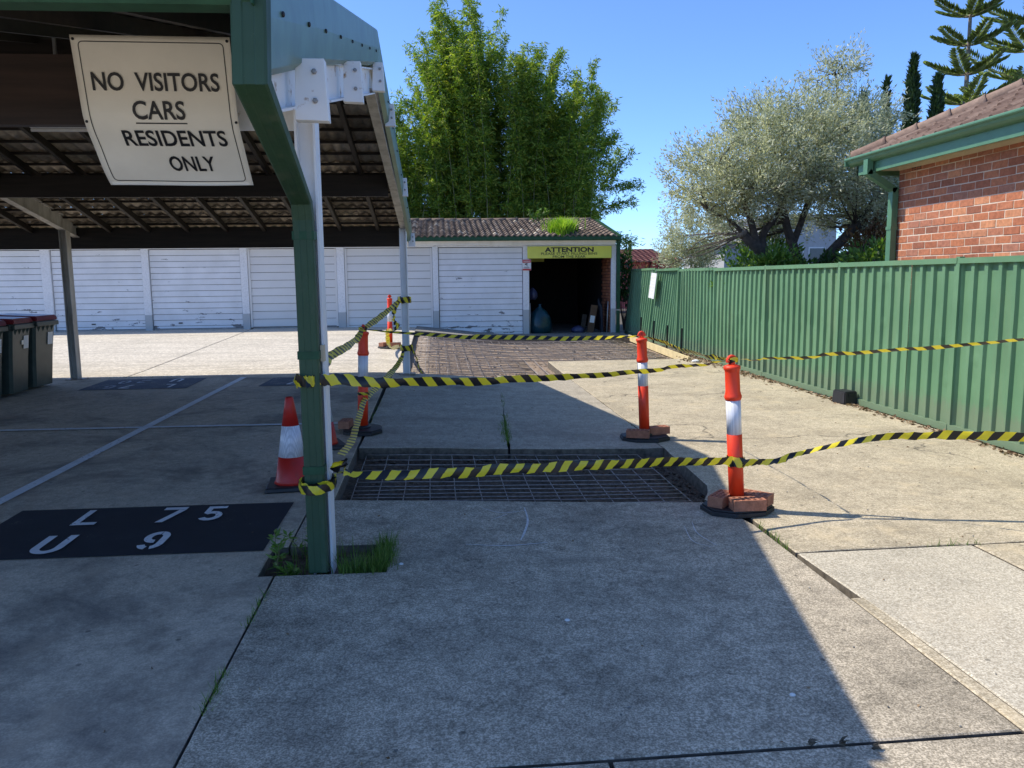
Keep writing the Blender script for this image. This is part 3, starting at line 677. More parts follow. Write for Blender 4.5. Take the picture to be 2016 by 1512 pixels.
# residents sign: a sheet whose lower half has bent back
SW, SH = .765, .76
sign = empty('residents_sign', (-1.380, 4.27, 2.872), 0, 'cream NO VISITORS CARS sign with curled lower corners, under the carport gutter', 'sign')
def bend(u, v):
    """u across (0..SW, centred), v down (0..SH) -> local point; the sheet leans back and curls below the middle"""
    d = v; y = .22*d+.0; z = -.975*d
    if d > .415: k = d-.415; y = .22*.415+.80*k; z = -.975*.415-.80*k
    y += .028*math.exp(-((d-.69)/.12)**2)*math.sin((u+.1)*7)-.02*max(0, d-.60)*(u/.38)
    y += .012*math.exp(-((d-.415)/.03)**2)
    return (u+.03*max(0, d-.415)*(1 if u < 0 else .3), y, z)
def sheet(name, u0, u1, v0, v1, nu, nv, mat, parent, off, th=.0015):
    V = []
    for s_ in (0, th):
        for j in range(nv+1):
            for i in range(nu+1):
                x, y, z = bend(u0+(u1-u0)*i/nu, v0+(v1-v0)*j/nv); V.append((x, y-off+s_, z))
    n = nu+1; h = (nu+1)*(nv+1); F = []
    for j in range(nv):
        for i in range(nu): F.append((j*n+i, (j+1)*n+i, (j+1)*n+i+1, j*n+i+1)); F.append((h+j*n+i, h+j*n+i+1, h+(j+1)*n+i+1, h+(j+1)*n+i))
    for j in range(nv):
        for i in (0, nu): F.append((j*n+i, h+j*n+i, h+(j+1)*n+i, (j+1)*n+i))
    for i in range(nu):
        for j in (0, nv): F.append((j*n+i, j*n+i+1, h+j*n+i+1, h+j*n+i))
    return link(name, npmesh(name, V, F, smooth=True), mat, parent)
sheet('sign_board', -SW/2, SW/2, 0, SH, 24, 32, M['cream_sign'], sign, 0)
bl = MB()
def bent_poly(pl, off):
    return [(lambda q: (q[0], q[1]-off, q[2]))(bend(u, v)) for u, v in pl]
rr = .02; bw = .0045; ring = []
for cx, cy, a0 in ((SW/2-.035-rr, .03+rr, -90), (SW/2-.035-rr, SH-.025-rr, 0), (-SW/2+.035+rr, SH-.025-rr, 90), (-SW/2+.035+rr, .03+rr, 180)):
    for i in range(5): a = R(a0+90*i/4); ring.append((cx, cy, a))
full = []
for i in range(len(ring)):
    a, b = ring[i], ring[(i+1) % len(ring)]
    pa = (a[0]+rr*math.cos(a[2]), a[1]+rr*math.sin(a[2])); pb = (b[0]+rr*math.cos(b[2]), b[1]+rr*math.sin(b[2]))
    n = max(1, int(math.hypot(pb[0]-pa[0], pb[1]-pa[1])/.03))
    for k in range(n): full.append((pa[0]+(pb[0]-pa[0])*k/n, pa[1]+(pb[1]-pa[1])*k/n))
n = len(full); cen = (0, SH/2); V = []
for i in range(n):
    p, nx_ = full[i], full[(i+1) % n]; pv = full[i-1]
    t_ = Vector((nx_[0]-pv[0], nx_[1]-pv[1])).normalized(); nn = (t_.y, -t_.x)
    V += bent_poly([(p[0]-nn[0]*bw/2, p[1]-nn[1]*bw/2), (p[0]+nn[0]*bw/2, p[1]+nn[1]*bw/2)], .0022)
bl.add(V, [(2*i, 2*i+1, 2*((i+1) % n)+1, 2*((i+1) % n)) for i in range(n)]); bl.build('border_line', M['black_print'], sign)
def fit(me, wd, cap):
    xs = [v.co.x for v in me.vertices]; ys = [v.co.y for v in me.vertices]; cx, cy = (min(xs)+max(xs))/2, (min(ys)+max(ys))/2
    for v in me.vertices: v.co.x = (v.co.x-cx)*wd/(max(xs)-min(xs)); v.co.y = (v.co.y-cy)*cap/(max(ys)-min(ys))
def sign_line(body, u, v, wd, cap, bold=.0015):
    me = text_mesh('lettering', body, .1, bold); fit(me, wd, cap)
    for vv in me.vertices:
        q = bend(u+vv.co.x, v-vv.co.y); vv.co = (q[0], q[1]-.0055-vv.co.z, q[2])
    return link('lettering', me, M['black_print'], sign)
sign_line('NO  VISITORS', .0, .215, .62, .088, .0016); sign_line('CARS', -.005, .350, .258, .090, .0016); sign_line('RESIDENTS', .045, .493, .52, .086, .0016); sign_line('ONLY', .085, .632, .24, .084, .0016)
ul = MB(); V = []
for i in range(9):
    u = -.13+.255*i/8; V += bent_poly([(u, .408), (u, .414)], .0022)
ul.add(V, [(2*i, 2*i+1, 2*i+3, 2*i+2) for i in range(8)]); ul.build('underline', M['black_print'], sign)
for u, v in ((-SW/2+.014, .02), (SW/2-.014, .02), (-SW/2+.012, .405), (SW/2-.012, .405)):
    q = bend(u, v); MB().lathe([(.007, 0), (.007, .004), (.003, .006)], seg=8).build('screw', M['rubber'], sign).matrix_local = Matrix.Translation((q[0], q[1]-.002, q[2])) @ Matrix.Rotation(R(90), 4, 'X')
for u in (-.3, .0, .3): MB().b2((u-.012, .03, -.05), (u+.012, .30, -.026)).build('mounting_batten', M['brownbeam'], sign)

# chalky scrape marks on the near drive slab
dsl = bpy.data.objects['drive_slab']
M['chalk'] = plain('chalky scrape', (.62, .60, .56), .95, var=.3, scale=60)
for pl_, wd_ in (([(.60, 5.50), (.59, 5.2), (.54, 4.95), (.50, 4.80)], .012), ([(.30, 5.50), (.42, 5.38), (.60, 5.42)], .007), ([(.34, 5.22), (.46, 5.34)], .006), ([(.15, 4.74), (.40, 4.70), (.66, 4.74)], .010), ([(1.70, 5.08), (1.66, 4.85), (1.70, 4.60)], .006), ([(1.62, 5.0), (1.58, 4.7), (1.66, 4.58)], .005)):
    P_ = smooth_path([(x, y, 0) for x, y in pl_], 5); polys = [stripe(P_[i][0], P_[i][1], P_[i+1][0], P_[i+1][1], wd_*(.5+.8*math.sin(math.pi*(i+.5)/len(P_)))) for i in range(len(P_)-1)]
    drape('chalk_mark', polys, M['chalk'], .004, dsl)

# ---------------------------------------------------------------- garage block
GY = 22.0
gar = empty('garage_block', (0, GY, 0), 0, 'low row of garages with white doors under a brown tiled roof', 'garage')
posts = [(-17.35, -17.15), (-14.95, -14.75), (-12.6, -12.38), (-10.245, -10.01), (-7.715, -7.53), (-5.18, -4.99), (-2.645, -2.44), (-.07, .085), (2.415, 2.585), (4.88, 5.03)]
EV = 2.72
for i, (a, b) in enumerate(posts):
    gz = G((a+b)/2, GY)
    if i == len(posts)-1: MB().b2((a+.02, -.03, gz-.02), (b, .09, 2.56)).build('door_post', M['pier'], gar, bevel=.008)
    else: MB().b2((a, -.03, gz-.02), (b, .16, 2.57)).build('door_post', M['pier'], gar, bevel=.008)
    if i < len(posts)-2: MB().box(((a+b)/2, -.045, 2.60), (.05, .03, .06)).build('door_bracket', M['galv'], gar)
MB().b2((-17.4, -.10, 2.575), (5.0, -.02, 2.70)).build('fascia', M['white'], gar, bevel=.004)
MB().b2((-17.4, -.015, 2.535), (5.0, .12, 2.68)).build('lintel', M['white'], gar)
gm = MB(); gm.sweep([(-a, b) for a, b in reversed(gp)], [(5.07, -.33, 2.80), (-17.5, -.33, 2.80)]); gg = gm.build('gutter', M['green'], gar)
MB().b2((-17.4, -.30, 2.69), (5.02, -.1, 2.705)).build('soffit', M['white'], gar)
def door(a, b, kind, gz, mid=0):
    dr = empty('garage_door', (0, 0, 0)); dr.parent = gar
    dr['label'] = 'old white boarded garage door with peeling paint' if kind == 'plank' else 'newer cream panelled garage door'
    top, bot = 2.535-.015, gz+.035
    n = 15 if kind == 'plank' else 11; h = .1555 if kind == 'plank' else .208
    mt = M['peel'] if kind == 'plank' else M['panel']; z = top; i = 0
    x0, x1 = (a+.012, b-.012) if kind == 'plank' else (a+.06, b-.06)
    if kind != 'plank':
        for xa, xb in ((a+.004, a+.058), (b-.058, b-.004)): MB().b2((xa, .0, bot), (xb, .05, top)).build('door_frame', mt, dr)
    while z > bot+.02:
        zb = max(z-h, bot)
        tl = rng.uniform(-.003, .003) if kind == 'plank' else 0
        p = MB()
        # each board is proud at its lower edge, with a shadow joint under it
        p.add([(x0, .035, z-.004), (x1, .035, z-.004), (x1, .022+tl, zb+.008), (x0, .022+tl, zb+.008), (x0, .06, z-.004), (x1, .06, z-.004), (x1, .06, zb+.008), (x0, .06, zb+.008)],
              [(0, 3, 2, 1), (4, 5, 6, 7), (0, 1, 5, 4), (3, 7, 6, 2), (0, 4, 7, 3), (1, 2, 6, 5)])
        p.build('board' if kind == 'plank' else 'door_panel', mt, dr); z = zb; i += 1
    MB().b2((x0, .062, bot), (x1, .075, top)).build('backing', M['slab_old'], dr)
    MB().b2((x0, .03, bot-.03), (x1, .06, bot-.005)).build('bottom_rail', M['galv'], dr)
    if kind == 'plank' and rng.random() < .7: MB().box(((a+b)/2+rng.uniform(-.5, .5), .012, bot+.15), (.10, .02, .03)).build('handle', M['rubber'], dr)
    return dr
for i in range(len(posts)-2):
    a, b = posts[i][1], posts[i+1][0]
    door(a+.004, b-.004, 'panel' if i in (5, 6) else 'plank', min(G(a, GY), G(b, GY)))
# shell of the block
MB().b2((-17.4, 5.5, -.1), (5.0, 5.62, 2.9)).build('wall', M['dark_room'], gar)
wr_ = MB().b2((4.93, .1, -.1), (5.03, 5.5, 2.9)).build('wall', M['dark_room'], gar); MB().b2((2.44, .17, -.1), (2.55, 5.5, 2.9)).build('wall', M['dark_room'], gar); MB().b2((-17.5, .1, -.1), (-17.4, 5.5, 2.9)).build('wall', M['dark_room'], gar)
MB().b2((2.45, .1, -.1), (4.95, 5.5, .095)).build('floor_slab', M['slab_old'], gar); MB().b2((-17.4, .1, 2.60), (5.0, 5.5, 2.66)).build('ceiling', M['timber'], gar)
# bricks that show on the right-hand inside wall
bm_ = MB().box((0, 0, 0), (.012, .226, .072)).mesh('brick'); bm_.materials.append(M['housebrick'])
for r_ in range(26):
    for c in range(5):
        o = link('brick', bm_, None, wr_); o.location = (4.927, .22+.24*c+(.12 if r_ % 2 else 0), .16+.086*r_)
# gable roof: tiles in real relief
rx0, rx1, ry0, ryr, ry1 = -17.6, 5.05, -.42, 2.8, 5.95
groof = lambda y: 2.77+.205*(y-ry0) if y <= ryr else 2.77+.205*(ryr-ry0)-.205*(y-ryr)
V = []; F = []; wv = .16; px_ = 9
prof = [(0, .0), (.2, .032), (.42, .05), (.62, .032), (.8, .0), (1.0, .0)]
row = .31; nrow = 11
for rr_ in range(nrow):
    ya = ry0-.04+row*rr_*.97; yb = ya+row*1.12
    nx_ = int((rx1-rx0)/wv)
    for c in range(nx_):
        x = rx0+c*wv; jz = rng.uniform(-.005, .005); b0 = len(V)
        for (yy, dz) in ((ya, .012), (ya, .046), (min(yb, ryr), .008)):
            V += [(x+u*wv*1.0, yy+rng.uniform(-.004, .004), groof(yy)+dz+h+jz) for u, h in prof]
        k = len(prof)
        for j in range(2):
            F += [(b0+j*k+i, b0+j*k+i+1, b0+(j+1)*k+i+1, b0+(j+1)*k+i) for i in range(k-1)]
rf = MB(); rf.add([(rx0, ry0, groof(ry0)-.03), (rx1, ry0, groof(ry0)-.03), (rx1, ryr, groof(ryr)-.03), (rx0, ryr, groof(ryr)-.03), (rx0, ry1, groof(ry1)), (rx1, ry1, groof(ry1)), (rx0, ry0, groof(ry0)-.06), (rx1, ry0, groof(ry0)-.06), (rx1, ry1, groof(ry1)-.08), (rx0, ry1, groof(ry1)-.08)],
    [(0, 1, 2, 3), (3, 2, 5, 4), (6, 7, 1, 0), (7, 6, 9, 8), (1, 7, 8, 5, 2), (4, 9, 6, 0, 3)]); rf = rf.build('roof', M['garagetile'], gar)
o = link('roof_tiles', npmesh('roof_tiles', V, F), M['garagetile'], rf); o['kind'] = 'stuff'
xx = rx0; rcap = MB().tube([(0, 0, 0), (.42, 0, .012)], .10, 8).mesh('ridge_tile'); rcap.materials.append(M['garagetile'])
while xx < rx1-.3:
    o = link('ridge_tile', rcap, None, rf); o.location = (xx, ryr, groof(ryr)-.015+rng.uniform(-.006, .006)); xx += .38
MB().sweep([(-.015, .05), (-.015, -.16), (.015, -.16), (.015, .05)], [(5.06, ry0-.02, groof(ry0)), (5.06, ryr, groof(ryr))]).build('barge_board', M['green'], gar)
MB().sweep([(-.015, .05), (-.015, -.16), (.015, -.16), (.015, .05)], [(5.06, ryr, groof(ryr)), (5.06, ry1, groof(ry1))]).build('barge_board', M['green'], gar)
MB().add([(5.03, 0, 2.5), (5.03, 5.6, 2.5), (5.03, ryr, groof(ryr)-.05), (4.93, 0, 2.5), (4.93, 5.6, 2.5), (4.93, ryr, groof(ryr)-.05)], [(0, 1, 2), (5, 4, 3), (0, 3, 4, 1), (1, 4, 5, 2), (2, 5, 3, 0)]).build('gable_wall', M['green'], gar)
g_dp = MB().b2((5.035, -.12, .1), (5.125, -.04, 2.70)).build('downpipe', M['green'], gar)
MB().b2((5.03, -.125, .75), (5.13, -.035, .79)).build('pipe_strap', M['galv'], g_dp)
# attention sign over the open bay
asg = empty('attention_sign', (3.72, GY-.07, 2.375), 0, 'long yellow ATTENTION sign over the dark open garage bay', 'sign')
MB().b2((-1.185, 0, -.165), (1.17, .02, .165)).build('sign_board', M['yellow_sign'], asg, bevel=.003)
def flat_text(body, x, z, size, sx, bold, mat, parent, y=-.003, sp=1.0):
    me = text_mesh('lettering', body, .1, bold); fit(me, size, sx)
    for v in me.vertices: v.co = (x+v.co.x, y-v.co.z, z+v.co.y)
    return link('lettering', me, mat, parent)
flat_text('ATTENTION', -.02, .068, 1.37, .135, .0035, M['black_print'], asg); flat_text('PLEASE START FILLING BINS', -.02, -.040, 1.57, .066, .0006, M['black_print'], asg); flat_text('FROM THE REAR', -.02, -.122, .92, .066, .0006, M['black_print'], asg)
# camera warning sign
csg = empty('camera_warning_sign', (2.50, GY-.062, 2.035), 0, 'small red and white camera warning sign on the garage post', 'sign')
MB().b2((-.105, 0, -.15), (.135, .008, .15)).build('sign_board', M['paper'], csg)
MB().b2((-.10, -.004, .06), (.13, -.001, .145)).build('red_header', M['red_print'], csg); MB().b2((-.10, -.004, -.148), (.13, -.001, -.105)).build('red_footer', M['red_print'], csg)
flat_text('WARNING', .015, .10, .19, .04, .001, M['paper'], csg, -.006)
MB().add([(-.04, -.003, .035), (.03, -.003, .05), (.045, -.003, .015), (-.03, -.003, .0), (.0, -.003, .0), (.02, -.003, -.03), (.045, -.003, -.03), (.045, -.003, -.022), (.03, -.003, -.02), (.012, -.003, .005)], [(3, 2, 1, 0), (9, 8, 5, 4), (8, 7, 6, 5)]).build('camera_icon', M['black_print'], csg)
for z, l in ((-.055, .07), (-.072, .085), (-.088, .06)): MB().b2((.01-l, -.004, z-.003), (.01+l, -.002, z+.003)).build('print_line', M['black_print'], csg)
# things inside the open bay
sn = empty('inner_sign', (3.0, GY+3.0, 2.28), 0, 'dim yellow sign hanging inside the dark garage bay', 'sign'); MB().b2((-.42, 0, -.10), (.42, .015, .10)).build('sign_board', M['yellow_sign'], sn)
MB().b2((-.3, .004, .1), (-.29, .012, .34)).build('hanger', M['galv'], sn); MB().b2((.29, .004, .1), (.3, .012, .34)).build('hanger', M['galv'], sn)
def blob(name, prof, loc, sc, mat, label, cat, seg=18, amp=.12, seed=0):
    r_ = random.Random(seed); m_ = MB(); m_.lathe(prof, seg=seg)
    ph = [r_.uniform(0, 6) for _ in range(4)]
    m_.v = [(x*sc[0]*(1+amp*math.sin(5*math.atan2(y, x)+ph[0]+z*4)+amp*.6*math.sin(11*math.atan2(y, x)+ph[1])), y*sc[1]*(1+amp*math.sin(4*math.atan2(y, x)+ph[2]+z*3)), z*sc[2]) for x, y, z in m_.v]
    o = m_.build(name, mat, None, loc); return tag(o, label, cat)
blob('garbage_bag', [(.30, 0), (.37, .1), (.39, .3), (.34, .52), (.24, .68), (.10, .80), (.035, .86), (.06, .92)], (2.92, GY+.30, .10), (.85, .75, .92), M['teal_bag'], 'teal plastic garbage bag just inside the open garage bay', 'bag', seed=3)
blob('plastic_bag', [(.14, 0), (.18, .06), (.16, .14), (.08, .19), (.02, .21)], (4.05, GY+.5, .10), (1, .9, 1), M['blue_bag'], 'small pale blue bag on the garage floor', 'bag', seed=5)
blob('plastic_bag', [(.08, 0), (.13, .08), (.13, .2), (.06, .3), (.02, .34)], (2.76, GY+.62, 1.06), (1, 1, 1), M['blue_bag'], 'grey bag hanging inside the garage above the teal bag', 'bag', seed=9)
cb = empty('cardboard_box', (4.38, GY+.42, .10), 0, 'tall narrow brown carton leaning in the garage bay', 'box', rot=(0, R(9), 0))
MB().b2((-.09, -.06, 0), (.09, .06, .80)).build('carton', M['cardboard'], cb, bevel=.004); MB().b2((-.07, -.065, .30), (.06, -.061, .50)).build('sticker', M['paper'], cb)
tag(MB().box((4.20, GY+.48, .36), (.13, .05, .54), ry=R(8)).build('timber_offcut', M['timber']), 'dark offcut leaning beside the brown carton', 'board')
gb = MB().add([(0, 0, 0), (.02, .5, 0), (.02, .62, .75), (-.1, .25, 1.0), (-.03, .0, .7)], [(0, 1, 2, 3, 4)]).add([(.02, 0, 0), (.04, .5, 0), (.04, .62, .75), (-.08, .25, 1.0), (-.01, .0, .7)], [(4, 3, 2, 1, 0)]).build('leaning_sheet', M['grey_board'], None, (4.72, GY+.25, .10)); tag(gb, 'broken grey sheet leaning on the brick wall in the garage bay', 'board')
tag(MB().tube([(4.80, GY+.10, .10), (4.83, GY+.08, 1.0)], .017).build('metal_pole', M['galv']), 'thin grey pole standing by the right jamb of the open garage', 'pole')
tag(MB().tube([(2.62, GY+.10, .10), (2.615, GY+.08, .98)], .018).build('metal_pole', M['galv']), 'thin grey pole standing by the left jamb of the open garage', 'pole')

# ---------------------------------------------------------------- fence
fence = empty('fence', (5.45, 12, 0), 0, 'long green ribbed steel fence along the drive', 'fence')
fy = [2.95, 5.4, 7.85, 10.3, 12.72, 15.15, 17.6, 20.05, 22.5]
FH = 1.785
def flean(y): # how far the top leans away, metres
    return .0 if y < 17.0 else .17*clip((y-17.2)/1.2, 0, 1)
for i in range(len(fy)-1):
    ya, yb = fy[i], fy[i+1]; bul = rng.uniform(-.02, .02); ox = rng.uniform(-.012, .012); zb = .03+G(5.45, ya)
    rib = .19 if i > 0 else .19; n = int((yb-ya-.06)/rib)
    rib = (yb-ya-.06)/n
    for sct in range(3):
        ia, ib = n*sct//3, n*(sct+1)//3
        V = []; F = []; zs = [0.0, .25, .6, .85, .95, 1.3, 1.0*FH-.02]; pf = []
        for r_ in range(ia, ib):
            y = ya+.03+r_*rib; pf += [(y, 0), (y+rib*.22, 0), (y+rib*.27, -.036), (y+rib*.90, -.036), (y+rib*.97, 0)]
        pf.append((ya+.03+ib*rib, 0))
        bulge = bul
        for z in zs:
            for y, d in pf:
                ln_ = flean(y)*(z/FH)
                V.append((-d*1.0-.012+ox+ln_+bulge*math.sin(math.pi*z/FH)*(.5)+rng.uniform(-.003, .003)-.004*(sct == 1), y-12-(.0 if y < 17.5 else .10*(z/FH)*clip((y-17.6)/1.5, 0, 1)), zb+z))
        k = len(pf)
        F = [(a*k+b, (a+1)*k+b, (a+1)*k+b+1, a*k+b+1) for a in range(len(zs)-1) for b in range(k-1)]
        link('fence_sheet', npmesh('fence_sheet', V, F), M['fence'], fence)
    for nm, z0, z1 in (('top_rail', zb+FH-.045, zb+FH+.012), ('bottom_rail', zb-.035, zb+.04)):
        m_ = MB(); la, lb = (flean(ya+.05), flean(yb-.05)) if nm == 'top_rail' else (0, 0)
        sh = lambda y: (.10*clip((y-17.6)/1.5, 0, 1) if nm == 'top_rail' and y > 17.5 else 0)
        m_.sweep([(-.026, 0), (-.026, z1-z0), (.026, z1-z0), (.026, 0)], [(ox+la-.008, ya+.012-12-sh(ya), z0), (ox+lb-.008, yb-.012-12-sh(yb), z0)]); m_.build(nm, M['fence'], fence)
for i, y in enumerate(fy):
    ln_ = flean(y-.1); m_ = MB(); sh = .10*clip((y-17.6)/1.5, 0, 1)
    m_.sweep([(-.030, -.028), (-.030, .028), (.030, .028), (.030, -.028)], [(-.012, y-12, .0), (-.012+ln_, y-12-sh, FH+.055)], up=(1, 0, 0)); m_.build('fence_post', M['fence'], fence)
fs = empty('fence_sign', (5.415, 19.60, 1.46), 0, 'small faded white sign hanging on the leaning part of the green fence', 'sign', rot=(R(3), R(6), 0))
MB().b2((-.01, -.30, -.32), (0, .20, .31)).build('sign_board', M['paper'], fs)
for j in range(6): MB().b2((-.013, -.2, .2-.08*j), (-.0105, .2-.06*(j % 3), .222-.08*j)).build('worn_print', M['cream_sign'], fs)
for sx_ in (-.2, .2): MB().b2((-.004, sx_-.008, .30), (.006, sx_+.008, .40)).build('hook', M['galv'], fs)
# formwork along the rear excavation
tag(MB().sweep([(-.022, 0), (-.022, .15), (.022, .15), (.022, 0)], [(5.10, 20.7, .0), (5.06, 15.5, -.09)]).build('formwork_board', M['formwork']), 'pale pine formwork board between the rear mesh and the fence', 'board')
for (x, y, z, lb) in ((5.14, 19.65, .6, 'black steel stake behind the formwork, nearest the garage'), (5.15, 18.5, .58, 'black steel stake under the small white fence sign'), (5.15, 17.39, .55, 'black steel stake behind the formwork, third from the garage'), (5.15, 16.33, .56, 'black steel stake behind the formwork, nearest the near slab')):
    s_ = MB(); g0 = G(x, y)-.1; s_.sweep([(-.02, -.004), (-.02, .004), (-.004, .004), (-.004, .022), (.004, .022), (.004, .004), (.02, .004), (.02, -.004)], [(x, y, g0), (x+.01, y-.01, g0+z+.1)], up=(0, 1, 0))
    tag(s_.build('steel_stake', M['stake']), lb, 'stake', 'black stakes along the formwork')
bb = empty('plastic_block', (5.30, 9.80, 0), R(8), 'dark grey plastic block standing at the foot of the fence', 'block')
b_ = MB().box((0, 0, .085), (.20, .27, .17), top=(.92, .95)).build('block_body', M['rubber'], bb, bevel=.012, seg=2); MB().b2((-.04, -.14, .10), (.04, -.128, .14)).build('grip_slot', M['black_print'], b_)
MB().box((.12, .06, .03), (.10, .18, .06)).build('foot', M['rubber'], bb)

# ---------------------------------------------------------------- reinforcing mesh
def rebar(name, xs, ys, dz, r_, label, skip=None, wob=.004):
    e = empty(name, (xs[0], ys[0], G(xs[0], ys[0])-dz), 0, label, 'steel mesh'); o0 = e.location.copy()
    for x in xs:
        pts = [(x+rng.uniform(-wob, wob)-o0.x, y-o0.y, G(x, y)-dz+rng.uniform(-wob, wob)-o0.z) for y in [ys[0]+(ys[-1]-ys[0])*i/10 for i in range(11)] if not (skip and skip(x, y))]
        if len(pts) > 1: MB().tube(pts, r_, 6).build('steel_bar', M['rebar'], e)
    for y in ys:
        pts = [(x-o0.x, y+rng.uniform(-wob, wob)-o0.y, G(x, y)-dz+2*r_+rng.uniform(-wob, wob)-o0.z) for x in [xs[0]+(xs[-1]-xs[0])*i/12 for i in range(13)] if not (skip and skip(x, y))]
        if len(pts) > 1: MB().tube(pts, r_, 6).build('steel_bar', M['rebar'], e)
    return e
rebar('reinforcing_mesh', [-.68+.2*i for i in range(14)], [5.64, 5.75, 5.86, 5.97, 6.07, 6.18, 6.29, 6.42, 6.6, 6.8, 7.0, 7.19, 7.39], .055, .0042, 'steel reinforcing mesh in the near trench across the drive', skip=lambda x, y: x > 1.95+.12*(y-5.6), wob=.003)
rebar('reinforcing_mesh', [-.42+.2*i for i in range(27)], [13.12+.2*i for i in range(37)], .05, .008, 'steel reinforcing mesh over the excavation in front of the garages', skip=lambda x, y: (x > 2.08 and y < 15.75) or (x > .9 and y < 13.3), wob=.012)
chair_m = MB().lathe([(.06, 0), (.055, .01), (.018, .03), (.02, .06)], seg=8).mesh('bar_chair'); chair_m.materials.append(M['rubber'])
k_ = 0
for (x, y) in ((.6, 16.4), (2.9, 16.6), (3.6, 16.2), (4.3, 17.1), (3.2, 18.3), (1.4, 17.9), (-.1, 18.6), (4.6, 16.3), (2.2, 19.3), (-.25, 19.7), (1.1, 15.2), (-.2, 15.4)):
    o = link('bar_chair', chair_m); o.location = (x, y, G(x, y)-.125); tag(o, 'small black plastic chair propping up the rear steel mesh', 'bar chair', 'black bar chairs under the rear mesh')

# ---------------------------------------------------------------- bricks, bollards, cones
def brick_mesh(name, rows, cols):
    """extruded brick with real core holes"""
    L_, W_, H_ = .23, .11, .076; bm = bmesh.new()
    nx, ny = cols*2+1, rows*2+1
    hx = L_*.74/cols*.5; hy = W_*.62/rows*.55
    xs = [-L_/2]; ys = [-W_/2]
    for i in range(cols): c = -L_/2+L_*(i+.5)/cols*.92+L_*.04; xs += [c-hx/1.3, c+hx/1.3]
    for j in range(rows): c = -W_/2+W_*(j+.5)/rows*.86+W_*.07; ys += [c-hy/1.25, c+hy/1.25]
    xs.append(L_/2); ys.append(W_/2)
    vt = {}
    def v(i, j, k):
        if (i, j, k) not in vt: vt[i, j, k] = bm.verts.new((xs[i], ys[j], H_ if k else H_-.055))
        return vt[i, j, k]
    nX, nY = len(xs)-1, len(ys)-1
    for i in range(nX):
        for j in range(nY):
            if i % 2 == 1 and j % 2 == 1:
                a = [(i, j), (i+1, j), (i+1, j+1), (i, j+1)]
                bm.faces.new([v(*q, 0) for q in a])
                for s_ in range(4): p, q = a[s_], a[(s_+1) % 4]; bm.faces.new([v(*p, 1), v(*q, 1), v(*q, 0), v(*p, 0)])
            else: bm.faces.new([v(i, j, 1), v(i+1, j, 1), v(i+1, j+1, 1), v(i, j+1, 1)])
    b4 = [bm.verts.new((x, y, 0)) for x, y in ((-L_/2, -W_/2), (L_/2, -W_/2), (L_/2, W_/2), (-L_/2, W_/2))]
    bm.faces.new(b4[::-1])
    bm.faces.new([b4[0], b4[1]]+[v(i, 0, 1) for i in range(nX, -1, -1)]); bm.faces.new([b4[2], b4[3]]+[v(i, nY, 1) for i in range(0, nX+1)])
    bm.faces.new([b4[1], b4[2]]+[v(nX, j, 1) for j in range(nY, -1, -1)]); bm.faces.new([b4[3], b4[0]]+[v(0, j, 1) for j in range(0, nY+1)])
    for q in bm.verts:
        if abs(abs(q.co.x)-L_/2) < 1e-4: q.co.x += rng.uniform(-.002, .002)
        if abs(abs(q.co.y)-W_/2) < 1e-4: q.co.y += rng.uniform(-.0015, .0015)
    me = bpy.data.meshes.new(name); bm.to_mesh(me); bm.free(); me.materials.append(M['loosebrick']); return me
BM = brick_mesh('loose_brick', 3, 5)
def loose_brick(x, y, z, rz, label):
    o = link('loose_brick', BM); o.location = (x, y, z); o.rotation_euler = (0, 0, R(rz)); return tag(o, label, 'brick', 'bricks weighing down the bollard bases')
def bollard_proto():
    e = empty('bollard', (0, 0, 0))
    hexa = [(-.245, -.09), (-.11, -.20), (.11, -.20), (.245, -.09), (.245, .09), (.11, .20), (-.11, .20), (-.245, .09)]
    b = MB(); b.prism(hexa, 0, .032); b.prism([(x*.95, y*.94) for x, y in hexa], .032, .045); b.lathe([(.085, .045), (.08, .06), (.066, .072)], seg=24)
    b.build('rubber_base', M['rubber'], e, bevel=.004)
    m_ = MB(); m_.lathe([(.0535, .06), (.0530, .555), (.0500, .557), (.0500, .80), (.0545, .802), (.0560, .808), (.0600, .818), (.0600, .832), (.0550, .842), (.0545, .85), (.0510, .86), (.0500, 1.00), (.0525, 1.012), (.0575, 1.020), (.0590, 1.032), (.0560, 1.042), (.038, 1.048), (.030, 1.052)], seg=28)
    m_.build('post', M['orange'], e)
    MB().lathe([(.0515, .557), (.0515, .80)], seg=28).build('reflective_sleeve', M['reflect'], e)
    h = MB(); h.lathe([(.024, 1.045), (.022, 1.072)], seg=12)
    n = 14; pr_ = [(.042*math.cos(math.pi*i/n), 1.068+.052*math.sin(math.pi*i/n)) for i in range(n+1)]
    for y0 in (1,):
        vs = [(x, -.014, z) for x, z in pr_]+[(x, .014, z) for x, z in pr_]; k = len(pr_)
        h.add(vs, [tuple(range(k)), tuple(range(2*k-1, k-1, -1))]+[(i, i+k, i+1+k, i+1) for i in range(k-1)]+[(k-1, 2*k-1, k, 0)])
    hd = h.build('grip', M['orange'], e, bevel=.004)
    MB().lathe([(.012, 0), (.012, .032)], seg=10).build('grip_hole', M['cone_red'], hd).matrix_local = Matrix.Translation((0, .016, 1.09)) @ Matrix.Rotation(R(90), 4, 'X')
    return e
def copy_tree(o, parent=None):
    c = o.copy(); C.objects.link(c)
    if parent is not None: c.parent = parent
    for ch in list(o.children): copy_tree(ch, c)
    return c
bp = bollard_proto(); BOL = []
